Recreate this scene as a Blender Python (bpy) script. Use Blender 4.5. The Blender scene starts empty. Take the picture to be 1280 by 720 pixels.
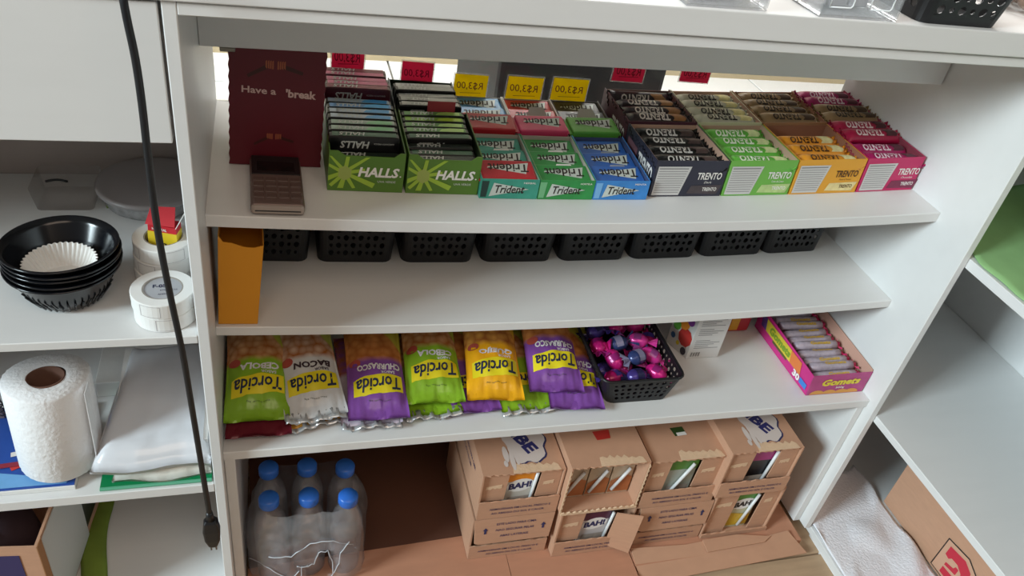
import bpy, bmesh, math, random
from mathutils import Matrix, Vector
random.seed(7)
PI = math.pi
SC = bpy.context.scene
COL = SC.collection

# ------------------------------------------------------------------ camera
cd = bpy.data.cameras.new('camera')
cam = bpy.data.objects.new('camera', cd)
COL.objects.link(cam)
cd.lens = 28.0; cd.sensor_width = 36.0; cd.clip_start = 0.02
Rm = Matrix(((0.95998, 0.028634, -0.278597), (-0.238338, 0.605921, -0.758983), (0.147075, 0.795009, 0.588497)))
cam.matrix_world = Matrix.Translation((0.06716, -0.62235, 0.43132)) @ Rm.to_4x4()
SC.camera = cam

# ------------------------------------------------------------------ world, lights, exposure
wd = bpy.data.worlds.new('room_light'); SC.world = wd; wd.use_nodes = True
wd.node_tree.nodes['Background'].inputs[0].default_value = (1.0, 0.90, 0.80, 1)
wd.node_tree.nodes['Background'].inputs[1].default_value = 0.16
SC.view_settings.view_transform = 'Standard'; SC.view_settings.look = 'None'
SC.view_settings.gamma = 1.0; SC.view_settings.exposure = 0.0; SC.view_settings.use_curve_mapping = False


def area(name, loc, target, sx, sy, power, col):
    l = bpy.data.lights.new(name, 'AREA'); l.shape = 'RECTANGLE'; l.size = sx; l.size_y = sy
    l.energy = power; l.color = col
    o = bpy.data.objects.new(name, l); COL.objects.link(o); o.location = loc
    d = Vector(target) - Vector(loc)
    o.rotation_euler = d.to_track_quat('-Z', 'Y').to_euler()
    return o


area('daylight_window', (-5.2, -1.95, 2.45), (0.45, 0.02, -0.15), 1.5, 1.8, 445, (0.78, 0.94, 1.0))
area('warm_front_fill', (0.25, -1.25, 1.45), (0.4, 0.05, -0.1), 1.6, 0.8, 10.5, (1.0, 0.79, 0.62))  # added warm fill from the front to lift shelf shadows, no lamp known there
area('customer_side_fill', (0.7, 2.1, 2.0), (0.7, 1.5, -0.58), 2.4, 1.2, 210, (1.0, 0.98, 0.95))  # added light to brighten the tiles beyond the glass, its source is unseen


# ------------------------------------------------------------------ helpers: colour and materials
def S(h):
    h = h.lstrip('#')
    v = [int(h[i:i + 2], 16) / 255 for i in (0, 2, 4)]
    return tuple((c / 12.92 if c <= 0.04045 else ((c + 0.055) / 1.055) ** 2.4) for c in v) + (1,)


MATS = {}


def mat(name, col, rough=0.5, metal=0.0, bump=0.0, scale=60, var=0.0, coat=0.0, stretch=(1, 1, 1), trans=0.0, alpha=1.0, spec=0.5):
    if name in MATS:
        return MATS[name]
    m = bpy.data.materials.new(name); m.use_nodes = True
    nt = m.node_tree; b = nt.nodes['Principled BSDF']
    c = S(col) if isinstance(col, str) else col
    b.inputs['Base Color'].default_value = c
    b.inputs['Roughness'].default_value = rough
    b.inputs['Metallic'].default_value = metal
    b.inputs['Coat Weight'].default_value = coat
    b.inputs['Transmission Weight'].default_value = trans
    b.inputs['Alpha'].default_value = alpha
    b.inputs['Specular IOR Level'].default_value = spec
    tc = nt.nodes.new('ShaderNodeTexCoord')
    mp = nt.nodes.new('ShaderNodeMapping'); mp.inputs['Scale'].default_value = stretch
    nt.links.new(tc.outputs['Object'], mp.inputs['Vector'])
    n = nt.nodes.new('ShaderNodeTexNoise'); n.inputs['Scale'].default_value = scale; n.inputs['Detail'].default_value = 4
    nt.links.new(mp.outputs[0], n.inputs['Vector'])
    if var:
        r = nt.nodes.new('ShaderNodeMix'); r.data_type = 'RGBA'
        r.inputs[6].default_value = tuple(x * (1 - var) for x in c[:3]) + (1,)
        r.inputs[7].default_value = tuple(min(1, x * (1 + var)) for x in c[:3]) + (1,)
        nt.links.new(n.outputs['Fac'], r.inputs[0]); nt.links.new(r.outputs[2], b.inputs['Base Color'])
    if bump:
        bp = nt.nodes.new('ShaderNodeBump'); bp.inputs['Strength'].default_value = bump; bp.inputs['Distance'].default_value = 0.002
        nt.links.new(n.outputs['Fac'], bp.inputs['Height']); nt.links.new(bp.outputs[0], b.inputs['Normal'])
    MATS[name] = m
    return m


def clear(name, tint=(1, 1, 1), haze=0.1, gloss=0.08, hazecol=(0.8, 0.82, 0.84), rough=0.15):
    """thin clear plastic or glass: mostly see-through, a little haze and gloss"""
    if name in MATS:
        return MATS[name]
    m = bpy.data.materials.new(name); m.use_nodes = True
    nt = m.node_tree; nt.nodes.clear()
    out = nt.nodes.new('ShaderNodeOutputMaterial')
    t = nt.nodes.new('ShaderNodeBsdfTransparent'); t.inputs[0].default_value = (*tint, 1)
    d = nt.nodes.new('ShaderNodeBsdfPrincipled'); d.inputs['Base Color'].default_value = (*hazecol, 1); d.inputs['Roughness'].default_value = 0.35
    g = nt.nodes.new('ShaderNodeBsdfGlossy'); g.inputs['Roughness'].default_value = rough
    tc = nt.nodes.new('ShaderNodeTexCoord')
    n = nt.nodes.new('ShaderNodeTexNoise'); n.inputs['Scale'].default_value = 55; n.inputs['Detail'].default_value = 5
    nt.links.new(tc.outputs['Object'], n.inputs['Vector'])
    bp = nt.nodes.new('ShaderNodeBump'); bp.inputs['Strength'].default_value = 0.25; bp.inputs['Distance'].default_value = 0.004
    nt.links.new(n.outputs['Fac'], bp.inputs['Height'])
    for s in (d, g):
        nt.links.new(bp.outputs[0], s.inputs['Normal'])
    mr = nt.nodes.new('ShaderNodeMapRange'); mr.inputs['From Min'].default_value = 0.3; mr.inputs['From Max'].default_value = 0.7
    mr.inputs['To Min'].default_value = haze * 0.5; mr.inputs['To Max'].default_value = min(1, haze * 1.5)
    nt.links.new(n.outputs['Fac'], mr.inputs['Value'])
    m1 = nt.nodes.new('ShaderNodeMixShader'); nt.links.new(mr.outputs[0], m1.inputs[0])
    nt.links.new(t.outputs[0], m1.inputs[1]); nt.links.new(d.outputs[0], m1.inputs[2])
    m2 = nt.nodes.new('ShaderNodeMixShader')
    lw = nt.nodes.new('ShaderNodeLayerWeight'); lw.inputs['Blend'].default_value = 0.25
    ma = nt.nodes.new('ShaderNodeMath'); ma.operation = 'MULTIPLY_ADD'; ma.inputs[1].default_value = 0.5; ma.inputs[2].default_value = gloss
    nt.links.new(lw.outputs['Fresnel'], ma.inputs[0]); nt.links.new(ma.outputs[0], m2.inputs[0])
    nt.links.new(m1.outputs[0], m2.inputs[1]); nt.links.new(g.outputs[0], m2.inputs[2])
    nt.links.new(m2.outputs[0], out.inputs[0])
    MATS[name] = m
    return m


WHITE = mat('white_laminate', '#dcdcdb', 0.38, var=0.03, scale=9, stretch=(1, 6, 6), bump=0.03)
WHITE2 = mat('white_edge_band', '#d6d6d6', 0.42, var=0.03, scale=12)
CARD = mat('brown_cardboard', '#bd9175', 0.85, var=0.10, scale=40, stretch=(1, 1, 5), bump=0.12)
CARDIN = mat('torn_cardboard_fibre', '#d8b898', 0.9, var=0.12, scale=160, bump=0.4)
CARDFLOOR = mat('floor_cardboard', '#b98468', 0.85, var=0.10, scale=24, stretch=(1, 4, 1), bump=0.1)
TAN = mat('inside_of_carton', '#c4a08a', 0.8, var=0.05)
BLACKP = mat('black_plastic', '#131417', 0.35, bump=0.05)
NAVYINK = mat('navy_print', '#30305c', 0.7)
SILVER = mat('silver_print', '#d5d8d6', 0.35)
WHITEINK = mat('white_print', '#eceae6', 0.5)
DARKINK = mat('dark_print', '#241c18', 0.6)
PAPER = mat('white_paper', '#e4e3e0', 0.8, bump=0.1, scale=120)
GREYCARD = mat('grey_board', '#b9b4aa', 0.85, var=0.05)


# ------------------------------------------------------------------ helpers: geometry
class B:
    def __init__(s):
        s.v = []; s.f = []; s.uv = None

    def add(s, vs, fs):
        o = len(s.v); s.v += [tuple(p) for p in vs]; s.f += [tuple(i + o for i in f) for f in fs]; return s

    def box(s, x0, x1, y0, y1, z0, z1, M=None):
        vs = [(x, y, z) for z in (z0, z1) for y in (y0, y1) for x in (x0, x1)]
        if M is not None: vs = [tuple(M @ Vector(p)) for p in vs]
        return s.add(vs, [(0, 2, 3, 1), (4, 5, 7, 6), (0, 1, 5, 4), (2, 6, 7, 3), (0, 4, 6, 2), (1, 3, 7, 5)])

    def prism(s, pts, d, M=None):
        """polygon in the local xy plane given thickness d along local z"""
        n = len(pts)
        vs = [(p[0], p[1], 0) for p in pts] + [(p[0], p[1], d) for p in pts]
        if M is not None: vs = [tuple(M @ Vector(p)) for p in vs]
        fs = [tuple(range(n - 1, -1, -1)), tuple(range(n, 2 * n))] + [(i, (i + 1) % n, n + (i + 1) % n, n + i) for i in range(n)]
        return s.add(vs, fs)

    def tube(s, path, r, n=10):
        P = [Vector(p) for p in path]; rings = []
        up = Vector((0.12, 0.3, 1)).normalized()
        for i, p in enumerate(P):
            t = (P[min(i + 1, len(P) - 1)] - P[max(i - 1, 0)]).normalized()
            a = t.cross(up)
            if a.length < 1e-3: a = t.cross(Vector((1, 0, 0)))
            a.normalize(); b = t.cross(a)
            rr = r[i] if isinstance(r, (list, tuple)) else r
            rings.append([p + a * rr * math.cos(2 * PI * k / n) + b * rr * math.sin(2 * PI * k / n) for k in range(n)])
        return s.loft(rings)

    def loft(s, rings, cap=True):
        n = len(rings[0]); o = [tuple(p) for r in rings for p in r]; fs = []
        for i in range(len(rings) - 1):
            for k in range(n):
                fs.append((i * n + k, i * n + (k + 1) % n, (i + 1) * n + (k + 1) % n, (i + 1) * n + k))
        if cap:
            fs.append(tuple(range(n - 1, -1, -1))); m = (len(rings) - 1) * n
            fs.append(tuple(range(m, m + n)))
        return s.add(o, fs)

    def lathe(s, prof, n=32, c=(0, 0, 0), fl=0, nf=0, cap=False):
        rings = []
        for (r, z) in prof:
            rings.append([(c[0] + (r * (1 + fl * math.cos(nf * 2 * PI * k / n))) * math.cos(2 * PI * k / n),
                           c[1] + (r * (1 + fl * math.cos(nf * 2 * PI * k / n))) * math.sin(2 * PI * k / n), c[2] + z) for k in range(n)])
        return s.loft(rings, cap)

    def grid(s, fn, nu, nv):
        vs = [fn(i / nu, j / nv) for j in range(nv + 1) for i in range(nu + 1)]
        w = nu + 1
        return s.add(vs, [(j * w + i, j * w + i + 1, (j + 1) * w + i + 1, (j + 1) * w + i) for j in range(nv) for i in range(nu)])

    def text(s, t, w, fn, h=None, bold=0.0, shear=0.0):
        vs, fs, asp = glyphs(t, bold, shear)
        hh = h if h else w * asp
        return s.add([fn(a * w, b * hh) for a, b in vs], fs)

    def make(s, name, m, parent=None, smooth=False, bev=0, seg=2, loc=None, solid=0, label=None, weld=False):
        me = bpy.data.meshes.new(name)
        me.from_pydata(s.v, [], s.f); me.update()
        if s.uv:
            ul = me.uv_layers.new(name='UVMap')
            for p in me.polygons:
                for li in p.loop_indices: ul.data[li].uv = s.uv[me.loops[li].vertex_index]
        if bev or weld:
            bm = bmesh.new(); bm.from_mesh(me)
            if weld: bmesh.ops.remove_doubles(bm, verts=bm.verts, dist=1e-5)
            if bev: bmesh.ops.bevel(bm, geom=list(bm.edges), offset=bev, segments=seg, profile=0.5, affect='EDGES', clamp_overlap=True)
            bmesh.ops.recalc_face_normals(bm, faces=bm.faces)
            bm.to_mesh(me); bm.free()
        if smooth:
            for p in me.polygons: p.use_smooth = True
        me.materials.append(m)
        o = bpy.data.objects.new(name, me); COL.objects.link(o)
        if parent is not None: o.parent = parent
        if loc: o.location = loc
        if solid:
            md = o.modifiers.new('thickness', 'SOLIDIFY'); md.thickness = solid; md.offset = 0
        if smooth and bev: pass
        if label: o['label'] = label
        return o


GL = {}


def glyphs(t, bold, shear):
    k = (t, bold, shear)
    if k in GL: return GL[k]
    c = bpy.data.curves.new('t', 'FONT'); c.body = t; c.size = 1; c.offset = bold; c.shear = shear; c.resolution_u = 2
    c.align_x = 'CENTER'; c.space_line = 0.85
    o = bpy.data.objects.new('t', c); me = bpy.data.meshes.new_from_object(o)
    vs = [(v.co.x, v.co.y) for v in me.vertices]; fs = [tuple(p.vertices) for p in me.polygons]
    x0 = min(v[0] for v in vs); x1 = max(v[0] for v in vs); y0 = min(v[1] for v in vs); y1 = max(v[1] for v in vs)
    vs = [((a - x0) / (x1 - x0) - 0.5, (b - y0) / (y1 - y0) - 0.5) for a, b in vs]
    bpy.data.objects.remove(o); bpy.data.curves.remove(c); bpy.data.meshes.remove(me)
    GL[k] = (vs, fs, (y1 - y0) / (x1 - x0))
    return GL[k]


def thing(name, label, cat, loc=(0, 0, 0), rot=(0, 0, 0), group=None):
    o = bpy.data.objects.new(name, None); COL.objects.link(o); o.empty_display_size = 0.02
    o.location = loc; o.rotation_euler = rot
    return tag(o, label, cat, group)


def tag(o, label, cat, group=None):
    o['label'] = label; o['category'] = cat
    if group: o['group'] = group
    return o


def struct(o):
    o['kind'] = 'structure'; return o


def dup(o, parent=None):
    c = o.copy(); COL.objects.link(c)
    if parent is not None: c.parent = parent
    for ch in list(o.children): dup(ch, c)
    return c


PROTO = {}


def inst(key, build, label, loc, rot=(0, 0, 0), group=None):
    if key not in PROTO: o = PROTO[key] = build()
    else: o = dup(PROTO[key])
    o.location = loc; o.rotation_euler = rot; o['label'] = label
    if group: o['group'] = group
    return o


ORD = ['first', 'second', 'third', 'fourth', 'fifth', 'sixth', 'seventh', 'eighth', 'ninth', 'tenth', 'eleventh', 'twelfth', 'thirteenth', 'fourteenth']
W = 0.86


def s1(x): return -0.0125 * (1 - ((x - W / 2) / (W / 2)) ** 2)
def s2(x): return -0.1402 - 0.0115 * (1 - ((x - W / 2) / (W / 2)) ** 2)


Z3 = -0.2813; ZF = -0.553; L1 = -0.098; L2 = -0.3158

# ------------------------------------------------------------------ the floor and the room beyond the glass
FZ = -0.575
floor = struct(B().box(-2.6, 3.2, -2.4, 2.6, FZ - 0.05, FZ - 0.008).make('floor', mat('floor_joint', '#8d8880', 0.8)))
TILE = mat('pale_floor_tile', '#e8e9ea', 0.25, var=0.02, scale=8)
tm = None
for i in range(10):
    for j in range(4):
        if tm is None: tm = t = B().box(-0.222, 0.222, -0.222, 0.222, -0.01, 0).make('tile', TILE, floor, bev=0.0015, seg=1)
        else: t = tm.copy(); COL.objects.link(t)
        t.location = (-1.6 + i * 0.45, 0.60 + j * 0.45 - 0.03, FZ)
PLK = mat('worn_plank', '#b59a7c', 0.7, var=0.25, scale=14, stretch=(1, 7, 1), bump=0.1)
pm = None
for i in range(3):
    for j in range(8):
        if pm is None: pm = t = B().box(-0.6, 0.6, -0.062, 0.062, -0.01, 0).make('plank', PLK, floor, bev=0.0012, seg=1)
        else: t = pm.copy(); COL.objects.link(t)
        t.location = (-0.4 + i * 1.204 + 0.3 * (j % 2), 0.28 - j * 0.127, FZ + 0.006)
struct(B().box(-2.4, 3.2, 1.93, 2.03, FZ, 1.6).make('wall_back', mat('beige_wall', '#dccfb8', 0.7, var=0.06, scale=3, stretch=(1, 1, 6))))
struct(B().box(-2.4, 3.2, 1.91, 1.93, FZ, FZ + 0.12).make('baseboard_back', mat('pale_wood_skirting', '#cdb893', 0.5, var=0.12, scale=5, stretch=(1, 1, 8))))
DK = mat('dark_grey_metal', '#17181b', 0.6, bump=0.03)
t = thing('chest_freezer', 'dark grey chest standing beyond the glass behind the yellow price tags', 'cabinet', (0.585, 0.78, FZ))
B().box(-0.155, 0.155, -0.16, 0.16, 0.03, 0.60).make('body', DK, t, bev=0.01)
B().box(-0.16, 0.16, -0.165, 0.165, 0.602, 0.63).make('lid', mat('dark_lid', '#1d1e22', 0.6), t, bev=0.008)
for a in (-1, 1):
    for b in (-1, 1): B().box(a * 0.13 - 0.015, a * 0.13 + 0.015, b * 0.13 - 0.015, b * 0.13 + 0.015, 0, 0.032).make('foot', BLACKP, t)

# ------------------------------------------------------------------ the counter unit
cu = thing('counter_unit', 'white laminate counter shelf unit with three open shelves facing the camera', 'shelf unit', (0, 0, 0))


def cpart(name, b, m=WHITE, bev=0.0008, **k): return b.make(name, m, cu, bev=bev, seg=1, **k)


cpart('stile', B().box(-0.0105, 0, 0, 0.32, ZF - 0.015, 0.2212))
cpart('side_panel', B().box(W, W + 0.0105, 0, 0.32, ZF - 0.002, 0.2212))
cpart('top_rail', B().box(0.0002, W - 0.0002, 0, 0.019, 0.2105, 0.2203))
cpart('apron', B().box(0.0002, W - 0.003, 0.1491, 0.161, 0.13, 0.2203))
cpart('hinge_plate', B().box(0.018, 0.032, 0.1495, 0.156, 0.1255, 0.1299), mat('zinc', '#8f8a80', 0.35, 0.8))


def sagged(y0, s, th, nx=40):
    rings = []
    for i in range(nx + 1):
        X = 0.0002 + (W - 0.0004) * i / nx; z = s(X); c = 0.0008
        rings.append([(X, y0 + c, z), (X, y0, z - c), (X, y0, z - th + c), (X, y0 + c, z - th), (X, 0.314, z - th), (X, 0.314, z)])
    return B().loft(rings)


def shelf(n, y0, s, th, lab): return sagged(y0, s, th).make(n, WHITE, cu, label=lab, weld=True)


shelf('shelf_board', 0.0608, s1, 0.0135, 'uppermost shelf board carrying the sweet boxes')
shelf('shelf_board', 0.0625, s2, 0.0120, 'middle shelf board, empty along its front')
shelf('shelf_board', 0.0136, lambda X: Z3, 0.0130, 'lowest shelf board carrying the snack bags')
cpart('support_panel', B().box(0.0004, 0.012, 0.016, 0.31, ZF - 0.002, Z3 - 0.0132))
cpart('support_panel', B().box(W - 0.012, W - 0.0004, 0.016, 0.31, ZF - 0.002, Z3 - 0.0132))
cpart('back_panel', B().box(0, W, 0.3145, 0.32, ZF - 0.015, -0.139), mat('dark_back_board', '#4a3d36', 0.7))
cpart('back_panel', B().box(0, W, 0.3145, 0.32, -0.1388, -0.0006), WHITE)
g = B().box(0.0, W, 0.3155, 0.3185, -0.0004, 0.2200).make('glass_pane', clear('window_glass', (0.985, 0.99, 0.985), 0.0, 0.01, rough=0.02), cu)
tag(B().box(-1.2, 1.4, -0.0035, 0.45, 0.2216, 0.2455).make('countertop', WHITE, bev=0.0012), 'long white laminate countertop board over the open shelves', 'countertop')

# ------------------------------------------------------------------ the neighbouring unit on the drawer side
lu = thing('drawer_cabinet', 'white cabinet with a wide plain drawer above two shelves, beside the hanging cord', 'cabinet')
def lpart(name, b, m=WHITE, **k): return b.make(name, m, lu, bev=0.0008, seg=1, **k)


lpart('drawer', B().box(-0.66, -0.0132, 0.0004, 0.014, 0.1058, 0.219))
lpart('drawer_box', B().box(-0.64, -0.03, 0.0145, 0.28, 0.135, 0.21))
lpart('shelf_board', B().box(-0.66, -0.0108, 0, 0.309, L1 - 0.0098, L1))
lpart('shelf_board', B().box(-0.66, -0.0108, 0, 0.309, L2 - 0.0135, L2))
lpart('base_board', B().box(-0.66, -0.0108, 0.002, 0.309, ZF - 0.013, ZF))
lpart('side_panel', B().box(-0.672, -0.661, 0, 0.32, ZF - 0.02, 0.2212))
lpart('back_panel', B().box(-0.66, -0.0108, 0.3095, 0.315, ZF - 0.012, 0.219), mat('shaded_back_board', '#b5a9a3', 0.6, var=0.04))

# ------------------------------------------------------------------ the corner unit
XR = W + 0.0108
ru = thing('corner_shelf_unit', 'white corner shelf unit at a right angle to the counter, holding a green cloth', 'shelf unit')
def rpart(name, b, m=WHITE, **k): return b.make(name, m, ru, bev=0.0008, seg=1, **k)


rpart('shelf_board', B().box(XR + 0.0005, 1.186, -1.3, 0.309, -0.0415, -0.028))
rpart('shelf_board', B().box(XR + 0.0005, 1.186, -1.3, 0.309, -0.3118, -0.3004))
rpart('base_board', B().box(XR + 0.0005, 1.186, -1.3, 0.309, ZF - 0.0135, ZF - 0.0005))
rpart('back_panel', B().box(1.1865, 1.197, -1.3, 0.31, ZF - 0.02, 0.2212))
rpart('end_panel', B().box(XR + 0.0005, 1.186, 0.3095, 0.315, ZF - 0.013, 0.2212))
rpart('plinth', B().box(XR + 0.0005, XR + 0.012, -1.3, -0.004, ZF - 0.021, ZF - 0.0136))

tag(B().box(0.90, 1.4, -1.3, -0.0037, 0.2216, 0.2455).make('countertop', WHITE, bev=0.0012), 'short laminate countertop board over the corner shelf unit', 'countertop')

# ------------------------------------------------------------------ sweet trays
YF = 0.1175; YM = 0.2125; YB = 0.2135; YE = 0.307


FP = {}


def tray(name, label, x0, x1, y0, y1, h, hb, m, inner, riser, front=None, notch=0.0, side_in=None):
    xc = (x0 + x1) / 2; w = x1 - x0; d = y1 - y0; z0 = s1(xc) + 0.0004
    ang = math.atan2(s1(x1) - s1(x0), w)
    t = thing(name, label, 'tray', (xc, y0, z0), (0, -ang, 0), 'cardboard sweet trays on the uppermost shelf')
    h2 = w / 2; th = 0.0009
    if notch:
        pts = [(-h2, 0), (h2, 0), (h2, h), (h2 - 0.006, h), (h2 - 0.012, h - notch), (-h2 + 0.016, h - notch), (-h2 + 0.009, h), (-h2, h)]
    else: pts = [(-h2, 0), (h2, 0), (h2, h), (-h2, h)]
    B().prism(pts, -th, Matrix.Rotation(PI / 2, 4, 'X')).make('front_panel', m, t)
    FP[t.name] = [c for c in t.children if c.name.startswith('front_panel')][0]
    for sgn in (-1, 1):
        xo = sgn * h2; b = B()
        pts = [(th, 0), (d, 0), (d, hb), (th, h)]
        M = Matrix.Translation((xo - (th if sgn > 0 else 0), 0, 0)) @ Matrix(((0, 0, 1, 0), (1, 0, 0, 0), (0, 1, 0, 0), (0, 0, 0, 1)))
        b.prism(pts, th, M).make('side_panel', m, t)
        M2 = Matrix.Translation((xo - sgn * th - (0.0006 if sgn > 0 else 0), 0, 0)) @ Matrix(((0, 0, 1, 0), (1, 0, 0, 0), (0, 1, 0, 0), (0, 0, 0, 1)))
        B().prism([(th * 2, 0.002), (d - th, 0.002), (d - th, hb - 0.0004), (th * 2, h - 0.0004)], 0.0006, M2).make('inner_flap', inner, t)
    B().box(-h2 + th, h2 - th, d - th, d, 0, hb - 0.002).make('back_panel', inner, t)
    B().box(-h2 + th, h2 - th, th, d - th, 0, th).make('base', inner, t)
    B().box(-h2 + 2 * th, h2 - 2 * th, 2 * th, d - 2 * th, riser - 0.0015, riser).make('inner_card', inner, t)
    return t


def ftext(t, s, x, z, w, m, name='lettering', bold=0.02, shear=0.0, h=None, y=-0.0006):
    return B().text(s, w, lambda a, b: (x + a, y, z + b), h=h, bold=bold, shear=shear).make(name, m, FP.get(t.name, t))


# menthol stick trays ------------------------------------------------
HG = mat('lime_green_card', '#557c2a', 0.45, var=0.06, scale=30)
HGL = mat('bright_lime_print', '#9dbf3c', 0.45)
HGM = mat('mid_lime_print', '#8fb83a', 0.45)
HDK = mat('dark_green_card', '#243318', 0.5)


def starburst(t, x, z):
    b = B(); c = B()
    for k in range(10):
        a = 2 * PI * k / 10 + 0.2; r = 0.034 if k % 2 else 0.021
        p = [(0.006 * math.cos(a + 0.35), 0.006 * math.sin(a + 0.35)), (r * math.cos(a + 0.09), r * math.sin(a + 0.09)), (r * math.cos(a - 0.09), r * math.sin(a - 0.09)), (0.006 * math.cos(a - 0.35), 0.006 * math.sin(a - 0.35))]
        p = [(max(-0.0165, q[0]), max(-0.018, min(0.019, q[1]))) for q in p]
        b.add([(x + q[0], -0.0004 - 0.00002 * k, z + q[1]) for q in p], [(0, 1, 2, 3)])
    b.make('starburst_print', HGL, FP[t.name])
    c.add([(x + 0.0075 * math.cos(2 * PI * k / 6 + 0.5), -0.0007, z + 0.009 * math.sin(2 * PI * k / 6 + 0.5)) for k in range(6)], [(0, 1, 2, 3, 4, 5)])
    c.add([(x + 0.0045 * math.cos(2 * PI * k / 6 + 0.5), -0.0009, z + 0.006 * math.sin(2 * PI * k / 6 + 0.5)) for k in range(6)], [(0, 1, 2, 3, 4, 5)])
    c.make('sweet_print', mat('pale_sweet_print', '#9fb05a', 0.45), FP[t.name])


hx = [(0.1165, 0.1950), (0.1985, 0.2780)]
hwhere = ['beside the red card', 'beside the teal gum box']
for i, (a, b) in enumerate(hx):
    t = tray('sweet_tray', 'lime green front tray of menthol sticks with starburst print, ' + hwhere[i], a, b, YF, YM, 0.0465, 0.053, HG, HDK, 0.0255, notch=0.005)
    starburst(t, -0.0225, 0.0215)
    ftext(t, 'HALLS', 0.0125, 0.0235, 0.043, WHITEINK, bold=0.035, shear=0.2, h=0.0115)
    ftext(t, '.', 0.0355, 0.0195, 0.0018, WHITEINK, bold=0.03, h=0.0018)
    ftext(t, 'UVA VERDE', 0.0215, 0.0128, 0.019, SILVER, bold=0.0, h=0.0024)
    tray('sweet_tray', 'dark rear tray of menthol sticks, behind the lime tray ' + hwhere[i], a, b, YB, YE, 0.040, 0.05, mat('black_card', '#1d1c1f', 0.5), HDK, 0.034, notch=0)

STICKC = {
    'dark': ('#1c2a22', 'black'), 'green': ('#5c8f4c', 'green'), 'pale': ('#93a99b', 'silver-green'), 'lime': ('#86b53f', 'lime green'),
    'blue': ('#5b8fc4', 'blue'), 'ice': ('#aebccb', 'silver-blue'), 'red': ('#7d1f3c', 'dark red'), 'pink': ('#c05a80', 'pink and silver'), 'silver': ('#9a9c9a', 'black and silver'),
    'deep': ('#2f5a3f', 'dark green')}
BLKW = mat('black_foil_wrapper', '#0b0c0e', 0.28, bump=0.25, scale=90)


def stick(kind):
    def f():
        c = STICKC[kind][0]
        t = thing('candy_stick', '', 'candy', group='wrapped menthol sticks')
        wm = BLKW if kind not in ('red', 'pink') else mat('dark_red_foil', '#4a0f22', 0.32, bump=0.25, scale=90)
        b = B(); n = 8; rings = []
        for x, k in ((-0.0365, 0.55), (-0.0355, 0.93), (-0.03, 1), (0, 1.0), (0.03, 1), (0.0355, 0.93), (0.0365, 0.55)):
            hy, hz = 0.0058 * k, 0.0105 * k
            ch = 0.0012 * k
            rings.append([(x, -hy, -hz + ch), (x, -hy, hz - ch), (x, -hy + ch, hz), (x, hy - ch, hz), (x, hy, hz - ch), (x, hy, -hz + ch), (x, hy - ch, -hz), (x, -hy + ch, -hz)])
        wr = b.loft(rings).make('wrapper', wm, t)
        tm = mat('stick_top_' + kind, c, 0.28, 0.25, bump=0.3, scale=120, var=0.2)
        B().add([(-0.033, -0.0044, 0.0107), (0.033, -0.0044, 0.0107), (0.033, 0.0046, 0.0107), (-0.033, 0.0046, 0.0107)], [(0, 1, 2, 3)]).make('top_label', tm, wr)
        if kind in ('ice', 'pale', 'blue', 'lime', 'green'):
            cc = {'ice': '#3f9fdc', 'blue': '#35b2ee', 'pale': '#79c187', 'lime': '#b9da3e', 'green': '#a8d26a'}[kind]
            B().add([(0.002, -0.004, 0.0109), (0.03, -0.0043, 0.0109), (0.031, 0.003, 0.0109), (0.016, 0.0045, 0.0109), (0.006, 0.002, 0.0109)], [(0, 1, 2, 3, 4)]).make('flavour_flash', mat('flash_' + kind, cc, 0.3), wr)
        b = B()
        b.text('HALLS', 0.027, lambda u, v: (-0.013 - u, -v, 0.0111), h=0.0072, bold=0.03, shear=0.2)
        b.text('HALLS', 0.030, lambda u, v: (-0.010 - u, -0.0061, 0.0015 - v), h=0.0082, bold=0.03, shear=0.2)
        b.text('GARGANTA FRESCA', 0.021, lambda u, v: (0.020 - u, -0.0061, 0.003 - v), h=0.0018)
        b.make('lettering', mat('stick_silver_print', '#b9beba' if kind not in ('pink', 'red') else '#d6b0bd', 0.35), wr)
        return t
    return f


sets = [
    (0, 'front', 'beside the red card', [(0.1255, 0.040, 'dark'), (0.1375, 0.057, 'deep'), (0.1495, 0.058, 'pale'), (0.1615, 0.059, 'pale'), (0.1735, 0.060, 'ice'), (0.185, 0.061, 'ice'), (0.1957, 0.062, 'blue'), (0.2063, 0.0627, 'ice')]),
    (0, 'rear', 'beside the red card', [(0.2235, 0.072, 'red'), (0.236, 0.071, 'pink'), (0.2485, 0.070, 'pink'), (0.261, 0.071, 'pink'), (0.2735, 0.070, 'red')]),
    (1, 'front', 'beside the teal gum box', [(0.1255, 0.040, 'dark'), (0.1365, 0.041, 'deep'), (0.1475, 0.043, 'dark'), (0.159, 0.049, 'deep'), (0.1715, 0.050, 'green'), (0.184, 0.050, 'green'), (0.196, 0.051, 'lime'), (0.2065, 0.053, 'green')]),
    (1, 'rear', 'beside the teal gum box', [(0.2235, 0.057, 'silver'), (0.236, 0.057, 'silver'), (0.2485, 0.056, 'silver'), (0.261, 0.059, 'silver'), (0.2735, 0.0575, 'silver')]),
]
for ti, fr, wh, L in sets:
    xc = (hx[ti][0] + hx[ti][1]) / 2
    for k, (y, zt, kind) in enumerate(L):
        inst('stick_' + kind, stick(kind), '%s menthol stick, %s back in the %s tray %s' % (STICKC[kind][1], ORD[k], fr, wh),
             (xc + random.uniform(-0.001, 0.001), y, s1(xc) + zt - 0.0108), (0, random.uniform(-0.008, 0.008) + (0.035 if ti == 0 else 0.02) - 0.02, random.uniform(-0.012, 0.012)), 'wrapped menthol sticks')
tag(B().box(0.2335, 0.2655, 0.2140, 0.2150, s1(0.24) + 0.046, s1(0.24) + 0.0640).make('card_stub', mat('red_card', '#a93a44', 0.6)), 'small red card tucked between the menthol sticks of the second column', 'card')

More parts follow.
